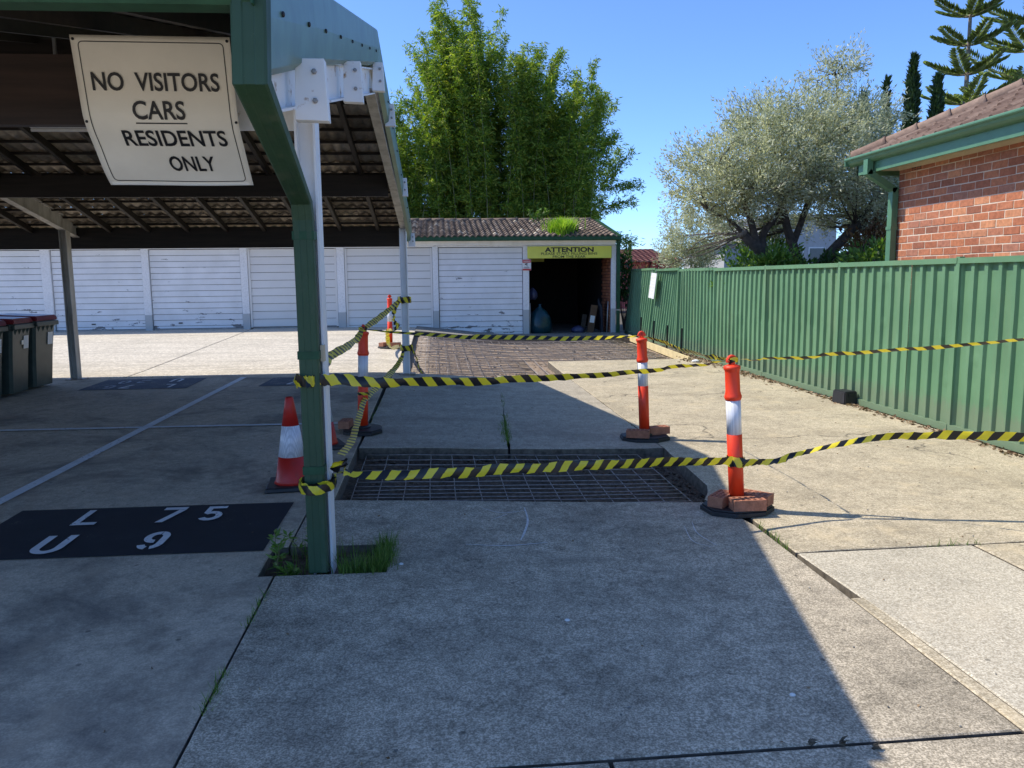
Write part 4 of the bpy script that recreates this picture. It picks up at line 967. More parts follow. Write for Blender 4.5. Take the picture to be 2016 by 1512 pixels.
for i, (x, y, rz, lx, ly, sc, lb) in enumerate(((2.115, 5.335, 8, -3.6, 0, 1.0, 'orange bollard with a white sleeve, ringed by three bricks, with tape around its middle'),
        (2.122, 7.90, -5, -2.4, 0, 1.0, 'orange bollard with a pale pink sleeve on two bricks at the far right trench corner'),
        (-.79, 8.25, 95, 2.2, 1, 1.0, 'shaded red bollard just right of the front carport post'),
        (-.975, 16.75, 20, 1.0, 0, .99, 'small sunlit orange bollard beside the rear carport post'))):
    b = bp if i == 0 else copy_tree(bp)
    b.location = (x, y, G(x, y)+.001); b.rotation_euler = (R(ly), R(lx)*1.0, R(rz)); b.scale = (sc, sc, sc)
    # lean the tube only: the base stays flat on the ground
    b.rotation_euler = (0, 0, R(rz))
    for ch in b.children:
        if not ch.name.startswith('rubber_base'):
            ch.rotation_euler = (Matrix.Rotation(R(-rz), 3, 'Z') @ Matrix.Rotation(R(lx), 3, 'Y') @ Matrix.Rotation(R(rz), 3, 'Z')).to_euler()
    tag(b, lb, 'bollard', 'temporary bollards holding the barrier tape'); BOL.append(b)
bz = .047
loose_brick(2.135, 5.20, bz, 1, 'brick in front of the nearest bollard, end towards the camera side')
loose_brick(2.0, 5.345, bz, 48, 'brick left of the nearest bollard, by the trench corner')
loose_brick(2.25, 5.345, bz, 135, 'brick right of the nearest bollard, on its black base')
loose_brick(2.02, 7.78, bz, -18, 'dark brick at the left foot of the far right bollard')
loose_brick(2.265, 7.93, bz, 15, 'brick at the right foot of the far right bollard')
g_ = G(-.98, 16.75)+bz
loose_brick(-1.10, 16.70, g_, 60, 'brick at the left foot of the small far bollard'); loose_brick(-.86, 16.62, g_, 3, 'brick at the right foot of the small far bollard')
loose_brick(-.965, 8.28, G(-.96, 8.28)+bz, 84, 'shaded brick left of the shaded red bollard')
def cone_proto():
    e = empty('traffic_cone', (0, 0, 0))
    MB().box((0, 0, .018), (.40, .40, .036), top=(.96, .96)).build('rubber_base', M['rubber'], e, bevel=.008)
    pr_ = [(.143, .034), (.132, .06), (.1285, .07), (.101, .245)]; m_ = MB().lathe(pr_, seg=32).build('cone_body', M['cone_red'], e); m_['label'] = 'red lower part of the cone'
    MB().lathe([(.1020, .245), (.0660, .485)], seg=32).build('reflective_sleeve', M['reflect'], e)
    MB().lathe([(.0650, .485), (.030, .70), (.026, .705), (.021, .70)], seg=32).build('cone_tip', M['cone_red'], e)
    return e
c0 = cone_proto(); c0.location = (-1.145, 6.19, G(-1.145, 6.19)+.001); c0.rotation_euler = (0, 0, R(6)); tag(c0, 'red traffic cone with a white band left of the front carport post', 'traffic cone', 'red traffic cones by the front post')
c1 = copy_tree(c0); c1.location = (-1.10, 7.56, G(-1.10, 7.56)+.001); c1.rotation_euler = (0, 0, R(20)); tag(c1, 'red traffic cone almost hidden behind the front carport post', 'traffic cone', 'red traffic cones by the front post')

# ---------------------------------------------------------------- wheelie bins
def bin_proto():
    e = empty('wheelie_bin', (0, 0, 0))
    b = MB(); # body tapers to the bottom; front faces +x
    sec = [(0.03, .24, .25), (.5, .275, .265), (.88, .315, .285), (.90, .33, .30), (.97, .335, .30)]
    V = []
    for z, hx, hy in sec:
        c_ = .035; V += [(x, y, z) for x, y in ((-hx+c_, -hy), (hx-c_, -hy), (hx, -hy+c_), (hx, hy-c_), (hx-c_, hy), (-hx+c_, hy), (-hx, hy-c_), (-hx, -hy+c_))]
    k = 8; F = [(i*k+j, i*k+(j+1) % k, (i+1)*k+(j+1) % k, (i+1)*k+j) for i in range(len(sec)-1) for j in range(k)]+[tuple(range(k-1, -1, -1)), tuple((len(sec)-1)*k+j for j in range(k))]
    bd = b.add(V, F).build('bin_body', M['bin'], e)
    MB().b2((.325, -.30, .90), (.365, .30, .965)).build('front_lip', M['bin'], bd, bevel=.006)
    for y in (-.18, -.06, .06, .18): MB().add([(.316, y-.045, .895), (.316, y+.045, .895), (.300, y, .80), (.345, y-.045, .895), (.345, y+.045, .895), (.345, y, .895)], [(0, 2, 1), (0, 3, 5, 2), (1, 2, 5, 4)]).build('rib', M['bin'], bd)
    l = MB(); l.add([(-.34, -.30, .975), (.36, -.30, .975), (.36, .30, .975), (-.34, .30, .975), (-.31, -.27, 1.075), (.34, -.28, 1.045), (.34, .28, 1.045), (-.31, .27, 1.075)], [(3, 2, 1, 0), (4, 5, 6, 7), (0, 1, 5, 4), (1, 2, 6, 5), (2, 3, 7, 6), (3, 0, 4, 7)])
    l.build('lid', M['bin_lid'], e, bevel=.012, seg=2)
    MB().tube([(-.34, -.24, .98), (-.42, -.24, 1.0), (-.42, .24, 1.0), (-.34, .24, .98)], .016, 8).build('handle', M['rubber'], e)
    for y in (-.28, .28): MB().lathe([(.10, -.025), (.105, -.015), (.105, .015), (.10, .025)], seg=16).build('wheel', M['rubber'], e).matrix_local = Matrix.Translation((-.27, y, .105)) @ Matrix.Rotation(R(90), 4, 'X')
    return e
b0 = bin_proto()
for i, (x, y, rz, lb) in enumerate(((-5.97, 12.12, -2, 'dark green bin with maroon lid beside the left carport post'), (-6.0, 11.48, 3, 'dark green bin with maroon lid, middle one of the row of three'), (-6.03, 10.83, -1, 'dark green bin with maroon lid and large white label at the picture edge'))):
    b = b0 if i == 0 else copy_tree(b0)
    b.location = (x, y, G(x, y)+.006); b.rotation_euler = (0, 0, R(rz)); tag(b, lb, 'bin', 'wheelie bins along the carport bay')
    if i == 0: MB().b2((.3005, .06, .62), (.304, .2, .80)).build('sticker', M['paper'], b).rotation_euler = (0, R(0), 0)
    if i == 1: flat = MB().b2((.3005, -.0, .68), (.303, .11, .74)).build('worn_number', M['cream_sign'], b)
    if i == 2: MB().b2((.3005, -.2, .55), (.304, .16, .76)).build('sticker', M['paper'], b)
for o in bpy.data.objects:
    if o.name.startswith(('sticker', 'worn_number')) and o.parent and o.parent.name.startswith('wheelie'):
        o.matrix_local = Matrix.Translation((.004, 0, 0)) @ Matrix.Translation((.3, 0, .7)) @ Matrix.Rotation(R(5.2), 4, 'Y') @ Matrix.Translation((-.3, 0, -.7))

# ---------------------------------------------------------------- barrier tape
def tape(pts, angs, label, n=14, wd=.062, pitch=.115, u0=0.0, sc=None, wob=1.0):
    """ribbon through pts; angs = roll of the ribbon at each point in degrees (0 = hanging upright)"""
    P = smooth_path(pts, n); A = []; r_ = random.Random(len(label)*31+len(pts)); na = [r_.gauss(0, 1) for _ in range(400)]
    for i in range(len(pts)-1): A += [angs[i]+(angs[i+1]-angs[i])*k/n for k in range(n)]
    A.append(angs[-1])
    if sc is None: sc = [1.0]*len(pts)
    Wd = []
    for i in range(len(pts)-1): Wd += [sc[i]+(sc[i+1]-sc[i])*k/n for k in range(n)]
    Wd.append(sc[-1])
    V = []; uvv = []; u = u0; m = 3
    for i, p in enumerate(P):
        p = Vector(p); t = (Vector(P[min(i+1, len(P)-1)])-Vector(P[max(i-1, 0)])).normalized()
        up = Vector((0, 0, 1)); s = t.cross(up)
        if s.length < 1e-3: s = Vector((0, 1, 0))
        s.normalize(); up = s.cross(t).normalized(); a = R(A[i]+9*(na[i//7]*(1-(i % 7)/7)+na[i//7+1]*(i % 7)/7)*wob); d = up*math.cos(a)+s*math.sin(a)
        if i: u += (p-Vector(P[i-1])).length/pitch
        for j in range(m):
            f = j/(m-1)-.5; q = p+d*wd*f*Wd[i]*(1+.10*na[i % 390+3]*wob)+s*((.004+.006*na[i % 390])*(j == 1))*wob+up*.004*na[(i//4) % 390+7]*wob; V.append(tuple(q)); uvv.append((u, j/(m-1)))
    F = []; UV = []
    for i in range(len(P)-1):
        for j in range(m-1):
            f = (i*m+j, (i+1)*m+j, (i+1)*m+j+1, i*m+j+1); F.append(f); UV += [uvv[k] for k in f]
    o = link('barrier_tape', npmesh('barrier_tape', V, F, UV, smooth=True), M['tape'])
    return tag(o, label, 'barrier tape', 'black and yellow barrier tape around the work')
# upper run: front post -> near bollard -> off to the fence on the right
tape([(-.765, 4.52, 1.12), (-.76, 4.33, 1.12), (-.70, 4.335, 1.12), (-.60, 4.40, 1.12), (-.2, 4.56, 1.075), (.5, 4.81, 1.045), (1.2, 5.06, 1.045), (1.75, 5.235, 1.065), (2.0, 5.27, 1.085)], [0, 0, 0, 4, 8, 12, 20, 45, 70], 'upper tape from the front carport post to the nearest bollard', sc=[1, 1.05, 1.05, 1, .85, .75, .65, .5, .35])
tape([(2.06, 5.28, 1.085), (2.4, 5.22, 1.10), (3.0, 5.10, 1.145), (3.9, 4.9, 1.225), (4.7, 4.72, 1.29), (5.42, 4.6, 1.34)], [70, 58, 50, 60, 65, 60], 'upper tape from the nearest bollard out to the right of the picture', sc=[.4, .6, .8, .7, .6, .6])
tape([(2.07, 7.85, 1.075), (2.12, 7.4, 1.055), (2.13, 6.6, 1.03), (2.10, 5.8, 1.055), (2.05, 5.40, 1.085)], [75, 30, 60, 30, 75], 'tape strung between the far right bollard and the nearest bollard', sc=[.4, .7, .8, .7, .4])
tape([(2.05, 7.93, 1.07), (1.5, 8.02, 1.05), (.6, 8.12, 1.06), (-.2, 8.2, 1.11), (-.70, 8.24, 1.155)], [60, 35, 25, 50, 70], 'long rear tape between the shaded bollard and the far right bollard', sc=[.4, .75, .8, .6, .4])
tape([(-.68, 4.62, 1.13), (-.70, 5.3, 1.165), (-.72, 6.6, 1.13), (-.745, 7.7, 1.13), (-.755, 8.2, 1.17)], [-38, -42, -40, -42, -60], 'tape from the front carport post back to the shaded bollard', sc=[.8, 1, 1, 1, .6], pitch=.2)
tape([(-.755, 8.30, 1.165), (-.74, 9.2, 1.17), (-.72, 10.6, 1.19), (-.66, 11.9, 1.25), (-.58, 12.72, 1.335)], [-38, -34, -35, -35, -30], 'tape from the shaded bollard up to the rear carport post', sc=[.6, 1.1, 1.2, 1.2, .9], pitch=.24)
# lower run
tape([(-.735, 4.44, .535), (-.755, 4.33, .535), (-.70, 4.325, .53), (-.60, 4.36, .545), (-.575, 4.44, .585), (-.42, 4.52, .545), (.1, 4.70, .505), (.9, 4.98, .452), (1.6, 5.19, .405), (2.05, 5.285, .372)], [0, 0, 5, 30, 80, 150, 180, 183, 186, 190], 'lower tape from the front carport post to the middle of the nearest bollard', sc=[1, 1, 1, .8, .4, .8, 1, 1, 1, 1], u0=.3)
tape([(2.12, 5.276, .362), (2.32, 5.26, .37), (2.62, 5.2, .46), (3.06, 4.98, .585), (3.5, 4.6, .645), (4.1, 4.1, .67), (5.0, 3.4, .70)], [180, 175, 120, 200, 195, 190, 185], 'lower tape from the nearest bollard sweeping off to the right', sc=[.9, .7, .55, .8, 1, 1, 1])
# rings round the posts and bollards
def ring(cx, cy, z, rx, ry, label, lean=0.0, tw=.0, wd=.07, n=12, z2=None):
    pts = [(cx+rx*math.cos(2*math.pi*i/n), cy+ry*math.sin(2*math.pi*i/n), z+((z2 or z)-z)*math.sin(math.pi*i/n)+rng.uniform(-.004, .004)) for i in range(n+1)]
    return tape(pts, [rng.uniform(-4, 4) for _ in pts], label, n=4, wd=wd, wob=.5)
ring(2.094, 5.335, .355, .062, .062, 'band of tape wound round the middle of the nearest bollard', z2=.365)
ring(2.052, 5.335, 1.083, .036, .030, 'tape knotted round the grip of the nearest bollard', wd=.035)
ring(-.753, 8.25, 1.165, .04, .04, 'tape knotted round the grip of the shaded red bollard', wd=.05)
ring(-.77, 8.25, .50, .060, .060, 'thin band of tape round the lower part of the shaded red bollard', wd=.03)
ring(-.50, 12.85, 1.345, .105, .105, 'upper band of tape wound round the rear carport post', wd=.10)
ring(-.49, 12.85, .575, .105, .105, 'lower band of tape wound round the rear carport post', wd=.09)
ring(-.685, 4.43, .53, .10, .16, 'lower band of tape wound round the front carport post', wd=.05)
# slack diagonal and loose ends
tape([(-.59, 4.72, .62), (-.62, 5.6, .53), (-.70, 7.0, .46), (-.745, 8.15, .445), (-.70, 9.4, .425), (-.63, 11.0, .40), (-.56, 12.4, .44), (-.535, 12.74, .56)], [-64, -62, -60, -55, -50, -46, -42, -40], 'slack lower tape running back from the front post to the rear post', sc=[.7, .8, .9, .9, 1.1, 1.2, 1.1, .8], pitch=.16)
tape([(-.59, 12.70, 1.33), (-.665, 12.68, 1.16), (-.66, 12.69, 1.02), (-.63, 12.7, .955)], [30, 10, -20, 20], 'loose end of tape hanging from the upper band on the rear post')
tape([(-.58, 12.74, .96), (-.74, 13.1, .82), (-.98, 16.65, .66), (-1.02, 16.66, .58), (-.90, 15.2, .40), (-.60, 12.85, .60)], [20, 45, 70, 80, 60, 30], 'yellow twist of tape zigzagging between the far bollard and the rear post', sc=[.8, 1.1, 1.2, 1.2, 1.4, .9])
tape([(-.40, 12.76, .56), (-.34, 12.72, .44), (-.30, 12.70, .30), (-.24, 12.68, .17)], [20, 30, 20, 40], 'loose end of tape trailing to the right of the rear post foot', sc=[.7, .6, .5, .4])
tape([(-.59, 4.42, .60), (-.56, 4.40, .66), (-.53, 4.42, .63), (-.515, 4.40, .58)], [20, 60, 20, 80], 'small loop of loose tape at the front post knot', wd=.05)

# ---------------------------------------------------------------- brick house on the right
HX, HY = 5.86, 9.74
house = empty('brick_house', (HX, HY, 0), 0, 'red brick house with hipped tiled roof and green gutter behind the fence', 'house')
# local coordinates: x into the house, y toward the corner (0) and negative to the camera
WT = 3.004
wall = MB(); wall.b2((.002, -7.2, -.2), (.24, -.002, WT)); wall.b2((.24, -.24, -.2), (6.5, -.002, WT)); wall = wall.build('wall', M['mortar'], house)
bl_, bh_ = .232, .077
bmh = {}
def bk(lx, ly):
    key = (round(lx, 3), round(ly, 3))
    if key not in bmh:
        me = MB().box((0, 0, 0), (lx, ly, bh_)).mesh('brick')
        bm = bmesh.new(); bm.from_mesh(me); bmesh.ops.bevel(bm, geom=bm.edges[:], offset=.003, segments=1, affect='EDGES'); bm.to_mesh(me); bm.free()
        me.materials.append(M['housebrick']); bmh[key] = me
    return bmh[key]
rV = []; rF = []; nb = 0
for r_ in range(38):
    z = -.18+.086*r_+.04
    if z > WT-.03: break
    y = -.0 if r_ % 2 == 0 else .116
    for c in range(31):
        y1 = -.242*c+(0 if r_ % 2 == 0 else .12); y0 = y1-bl_
        y1 = min(y1, 0.0)
        if y1-y0 < .05: continue
        if 25*.086 < 0: continue
        cy = (y0+y1)/2
        if r_ == 36 and c == 1: continue     # the vent
        if z > 1.55 and cy > -2.9:
            o = link('brick', bk(.03, y1-y0), None, wall); o.location = (.013+rng.uniform(-.0025, .0025), cy, z+rng.uniform(-.002, .002)); o.rotation_euler = (rng.uniform(-.006, .006), 0, rng.uniform(-.005, .005)); nb += 1
        else:
            b0 = len(rV); m_ = MB().box((.013, cy, z), (.03, y1-y0, bh_)); rV += m_.v; rF += [tuple(i+b0 for i in f) for f in m_.f]
o = link('bricks', npmesh('bricks', rV, rF), M['housebrick'], wall); o['kind'] = 'stuff'
rV = []; rF = []
for r_ in range(38):
    z = -.18+.086*r_+.04
    if z > WT-.03: break
    for c in range(20):
        x0 = .242*c+(0 if r_ % 2 else .12)
        m_ = MB().box((x0+.116, -.011, z), (bl_, .03, bh_)); b0 = len(rV); rV += m_.v; rF += [tuple(i+b0 for i in f) for f in m_.f]
o = link('bricks', npmesh('bricks', rV, rF), M['housebrick'], wall); o['kind'] = 'stuff'
vn = MB().b2((-.004, -.474, 2.918), (.03, -.242, 2.995)).build('air_vent', M['housebrick'], wall)
for i in range(3):
    for j in range(4): MB().b2((-.0055, -.455+.052*j, 2.926+.022*i), (.0, -.417+.052*j, 2.938+.022*i)).build('vent_slot', M['black_print'], house)
MB().b2((-.345, -7.4, 3.005), (.30, .36, 3.02)).build('soffit', M['cream'], house); MB().b2((.30, .0, 3.005), (6.5, .36, 3.02)).build('soffit', M['cream'], house)
MB().b2((-.02, -7.2, 2.96), (.012, -.0, 3.004)).build('quad_mould', M['cream'], house)
MB().b2((-.35, -7.4, 2.945), (-.32, .39, 3.15)).build('fascia', M['house_green'], house); MB().b2((-.35, .36, 2.945), (6.5, .39, 3.15)).build('fascia', M['house_green'], house)
gp2 = [(0, -.085), (.03, -.083), (.062, -.072), (.088, -.05), (.102, -.02), (.118, -.018), (.126, -.006), (.126, .008), (.116, .018), (.102, .012), (.094, -.01), (.06, -.055), (.008, -.07), (.008, .03), (0, .03)]
gm = MB(); gm.sweep([(-a, b) for a, b in reversed(gp2)], [(-.352, .50, 3.155), (-.352, -7.4, 3.155)][::-1]); hg = gm.build('gutter', M['house_green'], house)
MB().b2((-.47, .48, 3.075), (-.352, .50, 3.165)).build('gutter_end', M['house_green'], hg)
dpp = [(-.535, .02, 3.06), (-.535, .02, 2.93), (-.10, -.03+.02, 2.73), (-.06, .0, 2.68), (-.055, .0, 0)]
dm = MB(); dm.sweep([(-.05, -.0375), (-.05, .0375), (.05, .0375), (.05, -.0375)], [(-.41, .02, 3.10), (-.41, .02, 2.915)], up=(1, 0, 0))
dm.sweep([(-.05, -.0375), (-.05, .0375), (.05, .0375), (.05, -.0375)], [(-.42, .02, 2.945), (-.05, .02, 2.715)], up=(0, 0, 1))
dm.sweep([(-.05, -.0375), (-.05, .0375), (.05, .0375), (.05, -.0375)], [(-.06, .02, 2.75), (-.06, .02, .0)], up=(1, 0, 0))
hd = dm.build('downpipe', M['house_green'], house)
for z in (2.25, 1.0): MB().b2((-.105, -.035, z-.02), (-.01, .08, z+.02)).build('pipe_strap', M['house_green'], hd)
# hipped roof: corner of the eave in plan at (-.52,.52)
EX, EY, EZ, HS = -.40, .46, 3.175, .46
hr = MB(); hz = lambda d: EZ+HS*d
A = (EX, EY, EZ-.02); B = (EX, -7.4, EZ-.02); Cc = (EX+3.4, EY-3.4, hz(3.4)-.02); D = (EX+3.4, -7.4, hz(3.4)-.02); E_ = (EX+7, EY, EZ-.02); F_ = (EX+7, EY-3.4, hz(3.4)-.02)
hr.add([A, B, D, Cc], [(0, 3, 2, 1)]); hr.add([A, E_, F_, Cc], [(0, 1, 2, 3)])
hr = hr.build('roof', M['housetile'], house)
# clay tiles: a pan with a raised roll at one side and a turned-down nose
def clay_tile():
    wd, ln = .225, .36; pf = [(0, .0), (.02, .022), (.05, .026), (.075, .006), (.14, .006), (.15, .012), (.16, .006), (.215, .004), (.225, .0)]
    V = [(ln*s_, -x, z+dz) for s_, dz in ((0, 0), (1, 0)) for x, z in pf]+[(ln*s_, -x, z-.030) for s_ in (0, 1) for x, z in pf]
    k = len(pf); F = [(i, k+i, k+i+1, i+1) for i in range(k-1)]+[(2*k+i, 2*k+i+1, 3*k+i+1, 3*k+i) for i in range(k-1)]+[(i, i+1, 2*k+i+1, 2*k+i) for i in range(k-1)]+[(0, 2*k, 3*k, k), (k-1, 2*k-1, 4*k-1, 3*k-1)]
    me = npmesh('roof_tile', V, F); me.materials.append(M['housetile']); return me
ctm = clay_tile(); sang = math.atan(HS); cs = math.cos(sang)
for r_ in range(11):
    d = .305*cs*r_-.03
    for c in range(34):
        yl = EY-.06-.215*c-(.1 if r_ % 2 else 0)
        if d+.12 > (EY-yl): continue           # beyond the hip line
        o = link('roof_tile', ctm, None, hr)
        o.matrix_local = Matrix.Translation((EX+d, yl+rng.uniform(-.004, .004), hz(d)+.014+rng.uniform(-.003, .003))) @ Matrix.Rotation(-sang+R(2.6), 4, 'Y') @ Matrix.Rotation(rng.uniform(-.01, .01), 4, 'Z')
hcap = MB().tube([(0, 0, 0), (.20, 0, .0), (.40, 0, .0), (.44, 0, .0)], [.085, .085, .092, .105], 10).mesh('hip_tile'); hcap.materials.append(M['housetile'])
hd_ = Vector((1, -1, HS)); L = hd_.length; hd_.normalize()
for i in range(11):
    p = Vector((EX, EY, EZ))+hd_*(.38*i+.02); o = link('hip_tile', hcap, None, hr)
    o.matrix_local = Matrix.Translation(p+Vector((0, 0, .005+rng.uniform(-.006, .006)))) @ Vector((1, 0, 0)).rotation_difference(hd_).to_matrix().to_4x4()

# ---------------------------------------------------------------- foliage helpers
def leaves(P, D, ln, wd, droop=0.0, jit=.5):
    """P points, D preferred directions (n,3); returns diamond leaves as verts, faces"""
    n = len(P); D = D+nr.normal(0, jit, (n, 3)); D[:, 2] -= droop; D /= np.linalg.norm(D, axis=1)[:, None]+1e-9
    Q = nr.normal(0, 1, (n, 3)); S_ = np.cross(D, Q); S_ /= np.linalg.norm(S_, axis=1)[:, None]+1e-9
    N_ = np.cross(D, S_)
    l = (ln*nr.uniform(.65, 1.25, n))[:, None]; w_ = (wd*nr.uniform(.7, 1.2, n))[:, None]
    V = np.empty((n, 4, 3)); V[:, 0] = P; V[:, 1] = P+D*l*.45+S_*w_*.5+N_*w_*.12; V[:, 2] = P+D*l; V[:, 3] = P+D*l*.45-S_*w_*.5+N_*w_*.12
    F = np.arange(n*4).reshape(n, 4); return V.reshape(-1, 3), F
def leaf_obj(name, P, D, ln, wd, mat, parent=None, droop=0.0, jit=.5, kind=None):
    V, F = leaves(np.asarray(P, float), np.asarray(D, float), ln, wd, droop, jit); o = link(name, npmesh(name, V, F), mat, parent)
    if kind: o['kind'] = kind
    return o
def twigs(cents, rads, ntw, per, tl, spread=.05):
    """leafy twigs inside ellipsoids: returns leaf points and directions, and twig lines"""
    P = []; D = []; T = []
    for (c, r_, n) in zip(cents, rads, ntw):
        c = np.array(c); r_ = np.array(r_)
        for _ in range(n):
            d = nr.normal(0, 1, 3); d /= np.linalg.norm(d); rad = nr.uniform(.25, 1)**.55
            p0 = c+d*r_*rad; dr = d*np.array([1, 1, .8])+np.array([0, 0, .35])+nr.normal(0, .45, 3); dr /= np.linalg.norm(dr)
            L_ = tl*nr.uniform(.5, 1.3); t = nr.uniform(0, 1, per)[:, None]
            pts = p0+dr*L_*(t-.4)+nr.normal(0, spread, (per, 3)); P.append(pts); D.append(np.repeat(dr[None], per, 0)); T.append((p0-dr*L_*.4, p0+dr*L_*.6))
    return np.concatenate(P), np.concatenate(D), T

# ---------------------------------------------------------------- olive tree behind the fence
OY = 15.6
ol = empty('olive_tree', (7.35, OY, 0), 0, 'grey green olive tree with dark forking limbs behind the fence', 'tree')
def limb(pts, r0, r1, seg=8):
    P = smooth_path([(x-7.35, y-OY, z) for x, y, z in pts], 6); n = len(P)
    return MB().tube(P, [r0+(r1-r0)*i/(n-1) for i in range(n)], seg)
k_ = OY/15.5
LM = [([(7.45, OY, -.2), (7.42, OY, 1.3), (7.25, OY, 2.1), (7.05, OY+.05, 2.75), (6.9, OY, 3.6), (7.0, OY+.1, 4.6)], .16, .03),
      ([(7.35, OY+.05, 1.4), (6.85, OY-.1, 1.9), (6.35, OY-.15, 2.25), (6.12, OY-.1, 2.5)], .15, .10),
      ([(6.5, OY-.15, 2.1), (6.55, OY-.05, 2.5), (6.85, OY, 2.9), (7.0, OY+.1, 3.4)], .10, .03),
      ([(6.4, OY-.15, 2.2), (6.2, OY-.2, 2.8), (5.9, OY-.3, 3.4), (5.6, OY-.3, 4.0)], .09, .025),
      ([(6.3, OY-.1, 2.3), (5.8, OY-.2, 2.75), (5.35, OY-.3, 2.9)], .06, .02),
      ([(7.5, OY, 1.5), (7.9, OY-.1, 2.05), (8.35, OY-.1, 2.55), (8.7, OY, 2.9), (9.0, OY, 3.4)], .14, .03),
      ([(7.6, OY-.05, 1.65), (8.2, OY-.15, 2.0), (8.65, OY-.2, 2.05)], .12, .09),
      ([(8.55, OY-.2, 2.03), (8.75, OY-.2, 2.45), (8.95, OY-.15, 2.95), (9.35, OY-.1, 3.3)], .075, .02),
      ([(8.5, OY-.1, 2.6), (9.1, OY-.1, 2.65), (9.6, OY-.1, 2.8)], .07, .02),
      ([(7.2, OY, 2.3), (7.6, OY+.2, 3.2), (7.9, OY+.2, 4.2), (8.1, OY+.2, 5.3), (7.95, OY+.2, 5.9)], .07, .012)]
for i, (p, a, b) in enumerate(LM): limb(p, a, b).build('trunk' if i == 0 else 'limb', M['bark'], ol)
MB().tube([(6.13-7.35, -.1, 2.49), (6.05-7.35, -.1, 2.55)], [.115, .10], 10).build('cut_stub', M['bark_pale'], ol)
cents = [(6.5, OY, 3.9), (5.6, OY, 3.55), (7.5, OY, 4.1), (8.5, OY+.2, 4.0), (9.0, OY, 3.2), (6.35, OY+3.4, 2.7), (6.9, OY+.2, 4.7), (7.9, OY+.2, 5.55), (8.6, OY+.3, 4.8), (6.0, OY-.5, 3.3), (7.6, OY-.6, 3.5), (6.15, OY+3.6, 2.15), (8.25, OY+.1, 5.75), (6.6, OY+.9, 2.8), (8.1, OY+.9, 2.95), (9.3, OY+.3, 3.4)]
rads = [(1.3, 1.3, 1.0), (1.1, 1.0, .85), (1.3, 1.4, 1.0), (1.0, 1.1, .9), (.8, .9, .65), (.8, .6, .5), (1.2, 1.0, .6), (.35, .4, .45), (.8, .7, .5), (1.0, .8, .5), (1.1, .7, .45), (.7, .6, .4), (.28, .3, .3), (.9, .6, .5), (1.0, .6, .5), (.6, .5, .7)]
P, D, T = twigs(cents, rads, [310, 250, 310, 225, 150, 120, 150, 34, 100, 120, 125, 95, 20, 75, 110, 60], 48, .55)
leaf_obj('crown', P-np.array([7.35, OY, 0]), D, .082, .024, M['olive_leaf'], ol)['kind'] = 'stuff'
tw = MB()
for a, b in T[::5]: tw.tube([tuple(a-np.array([7.35, OY, 0])), tuple(b-np.array([7.35, OY, 0]))], [.008, .003], 4, caps=False)
tips = [np.array(p) for ps, _, _ in LM for p in smooth_path(ps, 4)[8:]]
for i in range(0, len(T), 14):
    a = T[i][0]; q = min(tips, key=lambda t_: np.linalg.norm(t_-a)); m2 = (a+q)/2+nr.normal(0, .06, 3); o3 = np.array([7.35, OY, 0])
    tw.tube(smooth_path([tuple(q-o3), tuple(m2-o3), tuple(a-o3)], 3), [.022, .018, .014, .012, .010, .008, .006], 5, caps=False)
tw.build('twigs', M['bark'], ol)['kind'] = 'stuff'

# ---------------------------------------------------------------- bamboo behind the garages
bam = empty('bamboo_clump', (2, 30, 0), 0, 'tall dense bamboo clump rising behind the garages', 'bamboo')
prof_b = [(-5, 6.8), (-1.6, 7.3), (-.6, 8.0), (.3, 9.6), (1.0, 11.6), (1.8, 12.0), (2.5, 10.9), (3.3, 10.3), (3.9, 9.6), (4.6, 10.0), (5.2, 8.9), (5.8, 7.4), (6.4, 5.6)]
def btop(x):
    for (a, za), (b, zb) in zip(prof_b, prof_b[1:]):
        if a <= x <= b: return za+(zb-za)*(x-a)/(b-a)
    return 5
LP = []; LD = []; n_c = 0
for i in range(270):
    x = rng.uniform(-4.6, 5.9); y = rng.uniform(28.6, 31.6); top = btop(x)*rng.uniform(.80, 1.02)-.2; 
    lean = rng.gauss(0, .35)+(x-2)*.05; ly = rng.uniform(-.4, .3); bend_ = rng.uniform(.2, .9)*(1 if lean > 0 else -1)
    if x > 5.4: lean += .25
    if x < 2.6 and x > .5: lean -= .2
    pts = []
    for k in range(9):
        t = k/8; pts.append((x-2+lean*t+bend_*t**4, y-30+ly*t, top*t-.12*abs(bend_)*t**6))
    MB().tube(pts, [.026*(1-t/8*.85) for t in range(9)], 5).build('culm', M['culm'], bam)
    pa = np.array(pts); nl = 0
    for b in range(int(top*14)):
        t = rng.uniform(.40, 1.0) if rng.random() < .88 else rng.uniform(.2, .45); f = t*8; k = min(int(f), 7); p = pa[k]+(pa[k+1]-pa[k])*(f-k)
        a = rng.uniform(0, 6.28); L_ = rng.uniform(.12, .55)*(1.15-.75*t); d = np.array([math.cos(a)*L_, math.sin(a)*L_, rng.uniform(.0, .35)*L_])
        m_ = 13; tt = nr.uniform(.2, 1.1, m_)[:, None]; LP.append(p+d*tt+nr.normal(0, .05, (m_, 3))); LD.append(np.repeat((d/np.linalg.norm(d)*.6)[None], m_, 0))
